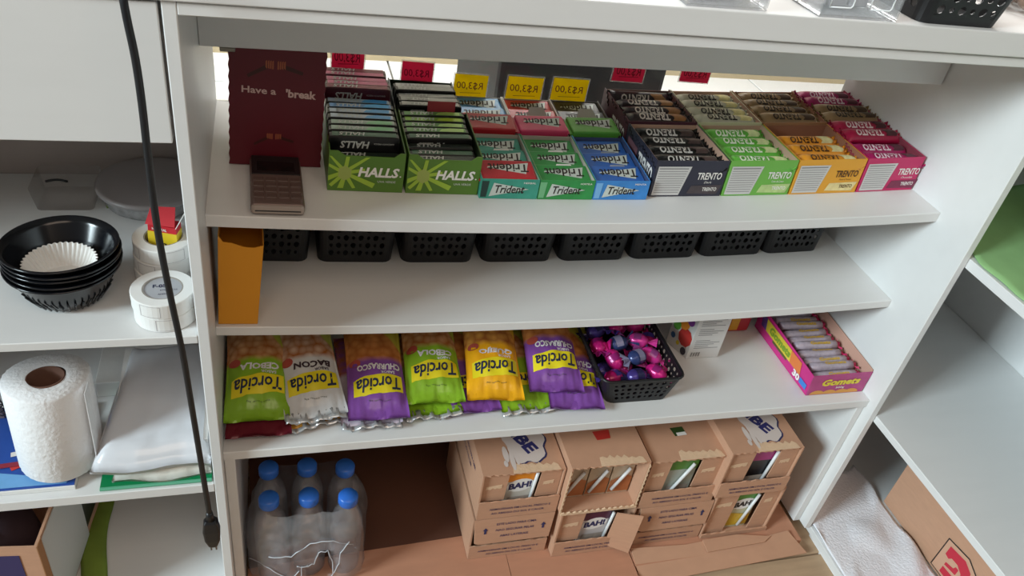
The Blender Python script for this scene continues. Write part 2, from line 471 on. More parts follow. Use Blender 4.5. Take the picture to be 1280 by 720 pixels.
# gum boxes ---------------------------------------------------------------
GUMC = dict(teal='#2f8f7c', green='#2f8f43', blue='#2b62b4', sky='#3a86b8', red='#b3242f', pink='#d2426f', dark='#34322f', cherry='#a51b2c', lime='#57a03c')


def gum(kind):
    def f():
        t = thing('gum_pack', '', 'gum', group='chewing gum packs')
        B().box(-0.031, 0.031, -0.0165, 0.0165, -0.0045, 0.0045).make('wrapper', mat('gum_' + kind, GUMC[kind], 0.32, bump=0.2, scale=70, var=0.18), t, bev=0.0016)
        for s in (-1, 1): B().box(s * 0.0325 - 0.0016, s * 0.0325 + 0.0016, -0.0155, 0.0155, -0.0008, 0.0008).make('seal', mat('gum_' + kind, GUMC[kind]), t)
        B().add([(0.026, 0.012, 0.0047), (0.020, -0.008, 0.0047), (-0.023, 0.002, 0.0047), (-0.022, 0.004, 0.0047)], [(0, 1, 2, 3)]).make('white_arrow', mat('gum_white', '#b4c4bc', 0.4), t)
        B().text('Trident', 0.046, lambda u, v: (0.001 - u, -v + 0.0022, 0.0049), h=0.0140, bold=0.02, shear=0.15).make('lettering', DARKINK, t)
        return t
    return f


gx = [(0.2790, 0.3455), (0.3465, 0.4120), (0.4128, 0.4800)]
gcol = ['teal', 'green', 'blue']
gback = [('#d9d6d0', ['red', 'sky', 'sky']), ('#d9d6d0', ['pink', 'red', 'red']), ('#3a3536', ['lime', 'dark', 'dark'])]
gname = ['teal gum box', 'green gum box', 'blue gum box']
TCARD = dict(teal='#3d9a86', green='#31924a', blue='#3a86cf')
for i, (a, b) in enumerate(gx):
    k = gcol[i]; xc = (a + b) / 2
    t = tray('gum_tray', '%s open front gum tray with a pale arrow behind its lettering' % ('teal', 'green', 'bright blue')[i], a, b, 0.1105, 0.2095, 0.0245, 0.031, mat('gum_card_' + k, TCARD[k], 0.5, var=0.25, scale=70), GREYCARD if i < 2 else mat('gum_inner_blue', '#3a4a72', 0.7), 0.0115)
    B().add([(-0.019, -0.0005, 0.020), (0.022, -0.0005, 0.0125), (-0.023, -0.0005, 0.003)], [(0, 1, 2)]).make('white_arrow', mat('gum_white', '#c8d2cc'), FP[t.name])
    ftext(t, 'Trident', 0.0, 0.0122, 0.034, DARKINK, bold=0.02, shear=0.2, h=0.010)
    B().add([(-0.0325, -0.0004, 0.002), (-0.026, -0.0004, 0.002), (-0.0245, -0.0004, 0.022), (-0.0325, -0.0004, 0.022)], [(0, 1, 2, 3)]).make('side_print', mat('gum_pale_print_' + k, {'teal': '#1f3b36', 'green': '#74b886', 'blue': '#79b4e6'}[k], 0.5), FP[t.name])
    ftext(t, 'HERBAL' if i == 0 else ('MENTA' if i == 2 else 'HORTELA'), 0.022, 0.0205, 0.014, WHITEINK, bold=0.01, h=0.0022)
    for q, yy in enumerate((0.139, 0.172)):
        B().prism([(-0.014, 0), (0.014, 0), (0.0085, 0.0105), (-0.0085, 0.0105)], 0.0006, Matrix.Translation((0.004, yy - 0.1105 - 0.0010, 0.0185)) @ Matrix.Rotation(0.75, 4, 'X')).make('divider_tab', PAPER if i < 2 else mat('dim_tab', '#8f959c', 0.7), t)
    fk = ['red', k, k] if i == 0 else [k, k, k]
    for q, (yy, zz) in enumerate([(0.1300, 0.0225), (0.160, 0.0195), (0.1905, 0.0195)]):
        if i: zz = [0.0185, 0.0195, 0.0195][q]
        inst('gum_' + fk[q], gum(fk[q]), '%s chewing gum pack, %s from the front in the %s' % (fk[q], ORD[q], gname[i]), (xc, yy, s1(xc) + zz), (0.16, 0, random.uniform(-0.03, 0.03)), 'chewing gum packs')
    t = tray('gum_tray', 'rear gum tray behind the ' + gname[i], a, b, 0.2110, YE, 0.026, 0.034, mat('gum_rear_%d' % i, gback[i][0], 0.6), GREYCARD if i < 2 else mat('gum_inner_dark', '#6b6660', 0.7), 0.0155)
    if i: B().prism([(-0.014, 0), (0.014, 0), (0.0085, 0.012), (-0.0085, 0.012)], 0.0006, Matrix.Translation((0.004, 0.0525, 0.029)) @ Matrix.Rotation(0.75, 4, 'X')).make('divider_tab', GREYCARD, t)
    for q, (yy, zz) in enumerate([(0.2285, 0.0330), (0.2625, 0.0250), (0.290, 0.0250)]):
        kk = gback[i][1][q]
        inst('gum_' + kk, gum(kk), '%s gum pack, %s back in the rear tray behind the %s' % (kk, ORD[q], gname[i]), (xc - 0.001, yy, s1(xc) + zz), (0.14, 0, random.uniform(-0.03, 0.03)), 'chewing gum packs')
    if i == 2:
        inst('gum_cherry', gum('cherry'), 'cherry red chewing gum pack under the lime pack in the rear tray', (xc + 0.001, 0.2258, s1(xc) + 0.0222), (0.14, 0, 0.02), 'chewing gum packs')

# wafer bar boxes ----------------------------------------------------------
BARC = dict(black=('#0c0c0f', '#c9c9c6', 'black'), brown=('#26161c', '#d8cfc6', 'dark brown'), green=('#5fb23e', '#e6efdc', 'bright green'), cream=('#b9b7a0', '#2a2620', 'cream'),
            orange=('#dd9427', '#4a2a14', 'orange'), tan=('#917651', '#2c2018', 'tan'), crimson=('#a3123f', '#e9d6d6', 'crimson'), magenta=('#a5175c', '#ecd5e0', 'magenta'))
BARW = {}


def barsec(x, L=0.0425, r=0.0110):
    k = abs(x) / L
    if k < 0.84: return r, r * 0.80, 0
    q = (k - 0.84) / 0.16
    return r * (1 + 0.12 * q), r * 0.80 * (1 - q) + 0.0009 * q, q


def bar(kind):
    def f():
        base, ink, _ = BARC[kind]
        t = thing('wafer_bar', '', 'bar', group='wrapped wafer bars')
        wm = mat('bar_' + kind, base, 0.3, bump=0.35, scale=65, var=0.18)
        b = B(); n = 14; rings = []
        for x in (-0.0425, -0.0405, -0.038, -0.0355, -0.030, -0.015, 0, 0.015, 0.030, 0.0355, 0.038, 0.0405, 0.0425):
            ry, rz, q = barsec(x)
            rings.append([(x, ry * math.cos(2 * PI * k / n), rz * math.sin(2 * PI * k / n) + 0.0007 * q * math.sin(5 * k) + 0.0005 * math.sin(k * 2.3 + x * 330) * (abs(x) > 0.024)) for k in range(n)])
        b.loft(rings).make('wrapper', wm, t, smooth=True)
        def top(u, v): return (u, v, 0.0110 * 0.80 * math.sqrt(max(0, 1 - (v / 0.0110) ** 2)) + 0.0006)
        B().text('TRENTO', 0.042, lambda u, v: top(-0.0085 - u, -v - 0.001), h=0.0105, bold=0.03, shear=0.1).make('lettering', mat('barink_' + kind, ink, 0.45), t)
        pic = {'black': '#4a3a38', 'brown': '#9a6a3c', 'green': '#cfe3a0', 'cream': '#d9cf8e', 'orange': '#f0d9a0', 'tan': '#4a3524', 'crimson': '#4a2026', 'magenta': '#5a2435'}[kind]
        pm = mat('barpic_' + kind, pic, 0.4, var=0.4, scale=160)
        B().grid(lambda u, v: top(0.0155 + 0.0165 * u + 0.003 * math.sin(v * 5), -0.006 + 0.0125 * v), 4, 4).make('wafer_picture', pm, t)
        for sg in (-1, 1):
            g = B().grid(lambda u, v: (sg * (0.0415 + 0.0050 * u), (v - 0.5) * 0.0225, 0.0035 * u + 0.0016 * math.sin(v * 22) * (0.4 + u)), 3, 14)
            g.make('crimped_end', mat('barend_' + kind, base, 0.22, 0.35, bump=0.5, scale=200, var=0.35), t, smooth=True, solid=0.0004)
        return t
    return f


tx = [(0.4860, 0.5798), (0.5822, 0.6735), (0.6760, 0.7715), (0.7738, 0.8572)]
tcol = [('#2d2d3d', TAN, 'navy'), ('#6fb24a', TAN, 'green'), ('#dfa02f', mat('inner_brown', '#9b6a50', 0.8), 'orange yellow'), ('#c02560', mat('inner_crimson', '#8a3a4a', 0.8), 'magenta')]
tink = [WHITEINK, WHITEINK, mat('trento_brown', '#4f2f12', 0.6), WHITEINK]
tsub = ['Dark', 'Torta de Limao', 'Mousse de Maracuja', 'Chocolate']
tb = [('#4a2230', 'dark maroon'), ('#c9c8a4', 'pale cream'), ('#a47a55', 'tan brown'), ('#8c1f45', 'dark crimson')]
TABLE = mat('nutrition_table', '#cdcccb', 0.6)
LINE = mat('grey_print_lines', '#8d8c8c', 0.6)
fronts = [[(0.129, 'black'), (0.152, 'black'), (0.1755, 'black'), (0.199, 'black')], [(0.129, 'green'), (0.152, 'green'), (0.1755, 'green'), (0.199, 'green')],
          [(0.129, 'orange'), (0.154, 'orange'), (0.179, 'orange')], [(0.129, 'magenta'), (0.154, 'magenta'), (0.1775, 'crimson'), (0.2, 'crimson')]]
backs = [[(0.226, 'brown'), (0.2455, 'brown'), (0.267, 'brown'), (0.291, 'brown')], [(0.226, 'cream'), (0.246, 'cream'), (0.267, 'cream'), (0.289, 'cream')],
         [(0.230, 'tan'), (0.252, 'tan'), (0.273, 'tan'), (0.294, 'tan')], [(0.226, 'tan'), (0.247, 'tan'), (0.270, 'magenta'), (0.291, 'magenta')]]
for i, (a, b) in enumerate(tx):
    xc = (a + b) / 2; col, inner, cn = tcol[i]
    m = mat('wafer_card_' + cn.replace(' ', '_'), col, 0.45, var=0.05, scale=40)
    t = tray('wafer_tray', '%s front tray of wafer bars with a white nutrition table' % cn, a, b, YF, YM, 0.0475, 0.0485, m, inner, 0.0282)
    w = b - a
    lean = -0.0045
    B().add([(-w / 2 + 0.003, -0.0004, 0.002), (-w / 2 + 0.038, -0.0004, 0.002), (-w / 2 + 0.046, -0.0004, 0.040), (-w / 2 + 0.0035, -0.0004, 0.040)], [(0, 1, 2, 3)]).make('nutrition_table', TABLE, FP[t.name])
    lb = B()
    for q in range(11):
        z = 0.0365 - q * 0.0031
        lb.add([(-w / 2 + 0.005, -0.0006, z), (-w / 2 + 0.0375 + 0.0075 * (z / 0.04) - 0.002, -0.0006, z), (-w / 2 + 0.0375 + 0.0075 * (z / 0.04) - 0.002, -0.0006, z + (0.0008 if q else 0.0016)), (-w / 2 + 0.005, -0.0006, z + (0.0008 if q else 0.0016))], [(0, 1, 2, 3)])
    lb.make('table_lines', LINE, FP[t.name])
    ftext(t, 'TRENTO', 0.0255, 0.0275, 0.032, tink[i], bold=0.02, shear=0.08, h=0.0095)
    ftext(t, tsub[i], 0.0255, 0.0192, 0.017 if i else 0.010, tink[i], bold=0.0, shear=0.3, h=0.0028)
    picm = mat('bar_picture_%d' % i, ['#4a4145', '#b7cf8a', '#ecd49a', '#7a2a4a'][i], 0.5, var=0.35, scale=120)
    B().add([(0.001, -0.0004, 0.004), (0.041, -0.0004, 0.003), (0.045, -0.0004, 0.0155), (0.005, -0.0004, 0.0145)], [(0, 1, 2, 3)]).make('bar_picture', picm, FP[t.name])
    ftext(t, 'TRENTO', 0.030, 0.0098, 0.019, tink[i], bold=0.02, h=0.005)
    if i == 0:
        B().text('TRENTO', 0.044, lambda u, v: (-w / 2 - 0.0006, 0.027 - u, 0.024 + v), h=0.021, bold=0.03).make('side_lettering', WHITEINK, t)
        B().add([(-w / 2 - 0.0005, y, z) for y, z in ((0.053, 0.008), (0.086, 0.010), (0.086, 0.036), (0.055, 0.034))], [(0, 1, 2, 3)]).make('side_picture', mat('side_pic', '#7a5560', 0.5, var=0.5, scale=70), t)
        B().box(-w / 2 - 0.0016, -w / 2 - 0.0008, 0.004, 0.09, 0.0005, 0.013).make('outer_flap', mat('outer_flap', '#c9a98f', 0.8), t)
    t2 = tray('wafer_tray', '%s rear tray of wafer bars behind the %s tray' % (tb[i][1], cn), a, b, YB, YE, 0.0500, 0.053, mat('wafer_rear_%d' % i, tb[i][0], 0.55), inner if i else mat('inner_maroon', '#7d5a52', 0.8), 0.0355)
    if i == 0:
        B().text('TRENTO', 0.044, lambda u, v: (-w / 2 - 0.0006, 0.027 - u, 0.026 + v), h=0.021, bold=0.03).make('side_lettering', WHITEINK, t2)
    for fr, L, zc in (('front', fronts[i], 0.0372), ('rear', backs[i], 0.0445)):
        for q, (y, kind) in enumerate(L):
            dz = 0
            if i == 3 and fr == 'front' and q >= 2: dz = 0.009
            if i == 3 and fr == 'rear': dz = 0.003
            lab = '%s wafer bar, %s from the front in the %s' % (BARC[kind][2], ORD[q], (cn + ' tray') if fr == 'front' else (tb[i][1] + ' rear tray'))
            rx = 0.25 if not (i == 0 and fr == 'rear' and q == 3) else 0.9
            inst('bar_' + kind, bar(kind), lab, (xc + random.uniform(-0.0014, 0.0006) - 0.001, y, s1(xc) + zc + dz + random.uniform(-0.0003, 0.0006)), (rx + random.uniform(-0.12, 0.12), 0, random.uniform(-0.03, 0.03)), 'wrapped wafer bars')

# ------------------------------------------------------------------ red card display, card reader
RED = mat('deep_red_card', '#620d1e', 0.5, var=0.08, scale=6)
t = thing('display_card', 'tall deep red display carton with pale lettering, behind the card reader', 'display card', (0.0660, 0.1650, s1(0.07) + 0.0008), (0, 0.049, 0.03))
pts = []
for q in range(25): pts.append((-0.0475 + (0.0010 if q % 2 else 0), 0.1445 * q / 24 + 0.0005))
pts += [(-0.0470, 0.1460), (0.0415, 0.1360), (0.0455, 0.1330)]
for q in range(23, -1, -1): pts.append((0.0465 - (0.0010 if q % 2 else 0), 0.1305 * q / 23 + 0.0005))
B().prism(pts[::-1], 0.0022, Matrix.Rotation(PI / 2, 4, 'X')).make('front_card', RED, t)
B().box(-0.0445, 0.0445, 0.0003, 0.030, 0, 0.085).make('carton', RED, t)
PALE = mat('pale_rose_print', '#d8b6ae', 0.6)
b = B()
b.text('Have a', 0.0330, lambda u, v: (-0.0185 + u, -0.0026, 0.0850 + v - 0.02 * u), h=0.0072, bold=0.02)
b.text("'break", 0.0300, lambda u, v: (0.0225 + u, -0.0026, 0.0835 + v - 0.02 * u), h=0.0092, bold=0.035)
b.make('lettering', PALE, t)
B().text('TABLETE', 0.010, lambda u, v: (-0.036 + u, -0.0026, 0.1400 + v), h=0.0011).make('small_lettering', PALE, t)
CHOC = mat('chocolate_print', '#40120f', 0.5); WAF = mat('wafer_print', '#a85a3c', 0.6)
for zc, k in ((0.110, 1.0), (0.0330, 0.75)):
    b = B(); wv = B()
    for sg in (-1, 1):
        b.add([(-0.003 + sg * 0.006 * k, -0.00245, zc + 0.004 * k), (-0.003 + sg * 0.006 * k, -0.00245, zc - 0.001 * k), (-0.003 + sg * 0.026 * k, -0.00245, zc - 0.0125 * k + (0.006 * k if sg > 0 else 0)), (-0.003 + sg * 0.027 * k, -0.00245, zc - 0.009 * k + (0.006 * k if sg > 0 else 0))], [(0, 1, 2, 3)])
        for q in range(4):
            xx = -0.003 + sg * (0.0025 + 0.0021 * q) * k
            wv.add([(xx - 0.0008 * k, -0.0026, zc - 0.002 * k + 0.0006 * q), (xx + 0.0007 * k, -0.0026, zc - 0.002 * k), (xx + 0.0007 * k, -0.0026, zc + 0.007 * k), (xx - 0.0008 * k, -0.0026, zc + 0.006 * k)], [(0, 1, 2, 3)])
    b.make('chocolate_bars_print', CHOC, t); wv.make('wafer_fingers_print', WAF, t)

t = thing('card_reader', 'grey-brown card payment reader lying in front of the red carton', 'card reader', (0.0665, 0.0635, s1(0.0665) + 0.0008), (0.0, 0.0487, 0.02))
B().box(-0.0255, 0.0255, 0, 0.098, 0, 0.0125).make('body', mat('reader_taupe', '#6d5953', 0.4, 0.2), t, bev=0.004, seg=3)
B().box(-0.0250, 0.0250, -0.0010, 0.006, 0.001, 0.0115).make('silver_nose', mat('reader_silver', '#a89a92', 0.35, 0.4), t, bev=0.003, seg=2)
B().box(-0.0215, 0.0215, -0.0013, -0.0006, 0.005, 0.0062).make('card_slot', BLACKP, t)
B().box(-0.024, 0.024, 0.058, 0.096, 0.0121, 0.0135).make('screen_frame', mat('reader_black', '#1a1718', 0.3), t, bev=0.0006)
B().box(-0.0185, 0.0185, 0.064, 0.083, 0.0134, 0.0138).make('screen', mat('reader_screen', '#060607', 0.12), t)
KEY = mat('reader_key', '#5c4842', 0.5)
km = None
for r in range(4):
    for c in range(4):
        if km is None: km = k = B().box(-0.0050, 0.0050, -0.0037, 0.0037, 0, 0.0012).make('key', KEY, t, bev=0.0005, seg=1)
        else: k = km.copy(); COL.objects.link(k)
        k.location = (-0.0177 + 0.0118 * c, 0.0155 + 0.0108 * r, 0.0122)

def seethrough(m, col):
    """thin paper: part of the light from behind comes through"""
    nt = m.node_tree
    if 'Mix Shader' in nt.nodes: return
    out = nt.nodes['Material Output']; p = nt.nodes['Principled BSDF']
    tr = nt.nodes.new('ShaderNodeBsdfTranslucent'); tr.inputs[0].default_value = S(col)
    mx = nt.nodes.new('ShaderNodeMixShader'); mx.inputs[0].default_value = 0.8
    nt.links.new(p.outputs[0], mx.inputs[1]); nt.links.new(tr.outputs[0], mx.inputs[2]); nt.links.new(mx.outputs[0], out.inputs[0])


# ------------------------------------------------------------------ price tags on the glass
for n, (x0, z1, x1, z0, col, lab) in enumerate([
        (0.1331, 0.0846, 0.1711, 0.0477, '#ee5f8a', 'pink price tag on the glass above the dark red menthol sticks'), (0.2167, 0.0611, 0.2557, 0.032, '#ee5f8a', 'pink price tag on the glass above the black and silver menthol sticks'),
        (0.2836, 0.0481, 0.3265, 0.0189, '#fbe62a', 'yellow price tag above the teal gum box column'), (0.3531, 0.0482, 0.4003, 0.0174, '#fbe62a', 'yellow price tag above the green gum box column'),
        (0.4143, 0.0489, 0.4628, 0.0187, '#fbe62a', 'yellow price tag above the blue gum box column'), (0.4946, 0.0838, 0.5386, 0.0492, '#ee5f8a', 'pink price tag on the glass above the dark brown wafer bars'),
        (0.5922, 0.0841, 0.6358, 0.0525, '#ee5f8a', 'pink price tag on the glass above the cream wafer bars')]):
    xc, zc, w, h = (x0 + x1) / 2, (z0 + z1) / 2, x1 - x0, z1 - z0
    t = thing('price_tag', lab, 'price tag', (xc, 0.3105, zc), (0, 0.03, 0), 'handwritten price tags on the glass')
    m = mat('tag_' + col, col, 0.7); seethrough(m, col)
    B().box(-w / 2, w / 2, 0, 0.0006, -h / 2, h / 2).make('paper', m, t)
    B().box(-w / 2 - 0.0015, w / 2 + 0.0015, 0.0007, 0.0018, -h / 2 - 0.0015, h / 2 + 0.0015).make('clear_sleeve', clear('sleeve', (0.98, 0.98, 0.97), 0.25, 0.05), t)
    z = 0.0 if n not in (0, 5, 6) else -0.004
    B().text('R$3,00', w * 0.8, lambda u, v: (-u - 0.001, -0.0004, v + z), h=h * 0.36, shear=0.1).make('lettering', mat('pen_ink', '#3d2a22' if n in (2, 3, 4) else '#6a1c34', 0.7), t)
    B().add([(-w * 0.3, -0.0004, -h * 0.34), (w * 0.33, -0.0004, -h * 0.30), (w * 0.33, -0.0004, -h * 0.285), (-w * 0.3, -0.0004, -h * 0.32)], [(0, 1, 2, 3)]).make('pen_stroke', mat('pen_ink', '#3d2a22'), t)

# ------------------------------------------------------------------ perforated baskets
def rrect(x0, x1, y0, y1, r, n=4):
    pts = []
    for cx, cy, a0 in ((x1 - r, y0 + r, -PI / 2), (x1 - r, y1 - r, 0), (x0 + r, y1 - r, PI / 2), (x0 + r, y0 + r, PI)):
        for k in range(n + 1):
            a = a0 + PI / 2 * k / n
            pts.append((cx + r * math.cos(a), cy + r * math.sin(a)))
    return pts


def basket(name, label, cat, bot, top, h, loc, rows, cell, m, group=None):
    """open basket: rounded loop, straight walls pierced with rows of round holes, a rolled rim and a floor"""
    t = thing(name, label, cat, loc, (0, 0, 0), group)
    n = 4; r = 0.011
    lo = rrect(*bot, r, n); hi = rrect(*top, r, n); N = len(lo)
    def P(i, f): a, c = lo[i % N], hi[i % N]; return Vector((a[0] + (c[0] - a[0]) * f, a[1] + (c[1] - a[1]) * f, h * f))
    walls = B(); lvl = [0, 0.14, 0.9, 1.0]
    for i in range(N):
        flat = (i % (n + 1) == n)
        for a, c in zip(lvl[:-1], lvl[1:]):
            if flat and a == 0.14: continue
            p = [P(i, a), P(i + 1, a), P(i + 1, c), P(i, c)]
            walls.add([tuple(q) for q in p], [(0, 1, 2, 3)])
        if flat:
            L = (P(i + 1, 0.5) - P(i, 0.5)).length; nx = max(3, int(L / cell)); nz = rows
            def Q(u, v): f = 0.14 + 0.76 * v; return P(i, f).lerp(P(i + 1, f), u)
            for ix in range(nx):
                for iz in range(nz):
                    rr = 0.37 if (ix + iz) % 2 == 0 else 0.24
                    outer = [(0, 0), (0.5, 0), (1, 0), (1, 0.5), (1, 1), (0.5, 1), (0, 1), (0, 0.5)]
                    inner = [(0.5 + rr * math.cos(a), 0.5 + rr * math.sin(a)) for a in [(-0.75 + 0.25 * k) * PI for k in range(8)]]
                    vs = [tuple(Q((ix + u) / nx, (iz + v) / nz)) for u, v in outer + inner]
                    walls.add(vs, [(k, (k + 1) % 8, 8 + (k + 1) % 8, 8 + k) for k in range(8)])
    walls.make('perforated_wall', m, t, solid=0.0012, weld=True)
    B().loft([[(p[0], p[1], 0.0) for p in lo], [(p[0], p[1], 0.0015) for p in lo]]).make('base', m, t)
    rim = [P(i, 1.0) for i in range(N)]; rim += rim[:1]
    B().tube(rim, 0.0022, 6).make('rim', m, t, smooth=True)
    return t


BSK = mat('basket_black', '#101013', 0.45, bump=0.04)
bx = [(0.0115, 0.0994), (0.1105, 0.2008), (0.212, 0.3032), (0.3155, 0.4099), (0.4215, 0.5145), (0.5235, 0.6211), (0.629, 0.7259), (0.7295, 0.8179)]
bp = None
bl = ['behind the kraft envelope', 'second from the kraft envelope', 'third from the kraft envelope', 'fourth from the kraft envelope', 'fourth from the bare end of the shelf', 'third from the bare end of the shelf', 'second from the bare end of the shelf', 'nearest the bare end of the shelf']
for k, (a, b) in enumerate(bx):
    xc = (a + b) / 2
    if bp is None: bp = t = basket('plastic_basket', '', 'basket', (-0.0445, 0.0445, 0, 0.112), (-0.0475, 0.0475, -0.004, 0.116), 0.060, (0, 0, 0), 4, 0.0078, BSK)
    else: t = dup(bp)
    t.location = (xc, 0.1845, s2(xc) + 0.0008); t.rotation_euler = (0, -math.atan2(s2(b) - s2(a), b - a), 0); t.scale = ((b - a) / 0.0905, 1, 1)
    t['label'] = 'black perforated basket under the upper shelf, ' + bl[k]; t['group'] = 'black baskets at the back of the middle shelf'

# ------------------------------------------------------------------ kraft envelope
KRAFT = mat('yellow_kraft_paper', '#d68f1c', 0.75, var=0.07, scale=12, bump=0.06)
t = thing('kraft_envelope', 'open yellow kraft paper envelope standing upright at the stile end of the middle shelf', 'envelope', (0.0225, 0.0675, s2(0.02) + 0.0008), (0, 0.051, 0))
B().prism([(-0.0195, 0), (0.0195, 0), (0.0240, 0.1015), (0.015, 0.0985), (0.006, 0.0990), (-0.006, 0.1035), (-0.014, 0.1045), (-0.0185, 0.112)], 0.0006, Matrix.Rotation(PI / 2, 4, 'X')).make('front_sheet', KRAFT, t)
B().prism([(-0.0195, 0), (0.0195, 0), (0.0225, 0.1165), (-0.0185, 0.1165)], 0.0006, Matrix.Translation((0, 0.05, 0)) @ Matrix.Rotation(PI / 2, 4, 'X')).make('back_sheet', KRAFT, t)
for sg in (-1, 1):
    x = sg * 0.0195
    B().add([(x, 0, 0), (x, 0.05, 0), (x + (0.003 if sg > 0 else 0.001), 0.05, 0.116), (x + (0.0045 if sg > 0 else 0.001), 0, 0.1015 if sg > 0 else 0.112)], [(0, 1, 2, 3)]).make('side_fold', KRAFT, t, solid=0.0005)
B().box(-0.0195, 0.0195, 0.0008, 0.0492, 0, 0.0008).make('bottom_fold', KRAFT, t)

# ------------------------------------------------------------------ snack bags
def bagmat(key, base, chips, swirl):
    k = 'bag_' + key
    if k in MATS: return MATS[k]
    m = bpy.data.materials.new(k); m.use_nodes = True; nt = m.node_tree; b = nt.nodes['Principled BSDF']; L = nt.links
    b.inputs['Roughness'].default_value = 0.26
    uv = nt.nodes.new('ShaderNodeUVMap'); sep = nt.nodes.new('ShaderNodeSeparateXYZ'); L.new(uv.outputs[0], sep.inputs[0])
    tc = nt.nodes.new('ShaderNodeTexCoord')
    vo = nt.nodes.new('ShaderNodeTexVoronoi'); vo.inputs['Scale'].default_value = 105; L.new(tc.outputs['Object'], vo.inputs['Vector'])
    cr = nt.nodes.new('ShaderNodeValToRGB'); e = cr.color_ramp.elements
    e[0].position = 0.18; e[0].color = S(chips); e[1].position = 0.85; e[1].color = S('#a8622f')
    L.new(vo.outputs['Distance'], cr.inputs[0])
    no = nt.nodes.new('ShaderNodeTexNoise'); no.inputs['Scale'].default_value = 30; L.new(tc.outputs['Object'], no.inputs['Vector'])
    # picture zone: v beyond a wavy edge
    a1 = nt.nodes.new('ShaderNodeMath'); a1.operation = 'MULTIPLY_ADD'; L.new(no.outputs['Fac'], a1.inputs[0]); a1.inputs[1].default_value = 0.10; L.new(sep.outputs['Y'], a1.inputs[2])
    r1 = nt.nodes.new('ShaderNodeMapRange'); r1.inputs['From Min'].default_value = 0.545; r1.inputs['From Max'].default_value = 0.60; L.new(a1.outputs[0], r1.inputs['Value'])
    # swirl of the second colour across one corner
    a2 = nt.nodes.new('ShaderNodeMath'); a2.operation = 'MULTIPLY_ADD'; L.new(sep.outputs['X'], a2.inputs[0]); a2.inputs[1].default_value = 0.55; L.new(sep.outputs['Y'], a2.inputs[2])
    r2 = nt.nodes.new('ShaderNodeMapRange'); r2.inputs['From Min'].default_value = 1.16; r2.inputs['From Max'].default_value = 1.19; L.new(a2.outputs[0], r2.inputs['Value'])
    m1 = nt.nodes.new('ShaderNodeMix'); m1.data_type = 'RGBA'; m1.inputs[6].default_value = S(base); L.new(cr.outputs[0], m1.inputs[7]); L.new(r1.outputs[0], m1.inputs[0])
    m2 = nt.nodes.new('ShaderNodeMix'); m2.data_type = 'RGBA'; L.new(m1.outputs[2], m2.inputs[6]); m2.inputs[7].default_value = S(swirl); L.new(r2.outputs[0], m2.inputs[0])
    L.new(m2.outputs[2], b.inputs['Base Color'])
    n2 = nt.nodes.new('ShaderNodeTexNoise'); n2.inputs['Scale'].default_value = 38; n2.inputs['Detail'].default_value = 3; L.new(tc.outputs['Object'], n2.inputs['Vector'])
    bp = nt.nodes.new('ShaderNodeBump'); bp.inputs['Strength'].default_value = 0.35; bp.inputs['Distance'].default_value = 0.004
    L.new(n2.outputs['Fac'], bp.inputs['Height']); L.new(bp.outputs[0], b.inputs['Normal'])
    MATS[k] = m
    return m


BAGW, BAGL = 0.072, 0.150


def bagtop(u, v, T, seed):
    """height of the bag's upper skin at u in -0.5..0.5, v in 0..1 (0 = the sealed end facing the room)"""
    e = max(0.0, min(1, (v - 0.085) / 0.30)); g = max(0.0, min(1, (1 - v) / 0.12))
    f = (math.sin(e * PI / 2) ** 0.8) * (g ** 0.5)
    c = max(0.0, 1 - (2 * abs(u)) ** 2.6)
    z = T * f * c ** 0.75
    w = 0.0014 * math.sin(u * 17 + seed) * math.sin(v * 21 + 2 * seed) * min(1, v * 5)
    fold = 0.0013 * math.sin(u * 40 + seed * 3) * math.exp(-((v - 0.12) / 0.08) ** 2) + (0.0018 * math.sin(u * 9 + seed * 5) + 0.0007 * math.sin(u * 27 + seed)) * max(0, 1 - v / 0.13)
    return z + (w + fold) * (0.35 + 0.65 * (c > 0.15))


def bagxy(u, v):
    wd = BAGW * (1 - 0.07 * math.sin(PI * min(1, max(0, (v - 0.05)))) ** 1.0 * 0.9)
    return u * wd, v * BAGL


FLAV = dict(
    green=('#87b22b', '#d8a878', '#b5c04a', 'CEBOLA', 'green onion'), white=('#cfd1d3', '#d6b49a', '#b8c05a', 'BACON', 'white bacon'), purple=('#7d4a9b', '#c98648', '#b8b03e', 'CHURRASCO', 'purple barbecue'),
    yellow=('#eaa91b', '#dca04c', '#e0b23a', 'QUEIJO', 'yellow cheese'), maroon=('#6e2330', '#7a3026', '#6e2330', None, 'maroon'), gold=('#c98f3a', '#b5793a', '#d8d2c0', None, 'golden'), silver=('#b9aebb', '#8a4f86', '#b9aebb', None, 'silver'))
LOGOY = mat('logo_yellow', '#e3d21f', 0.4); LOGOB = mat('logo_navy', '#172447', 0.45)


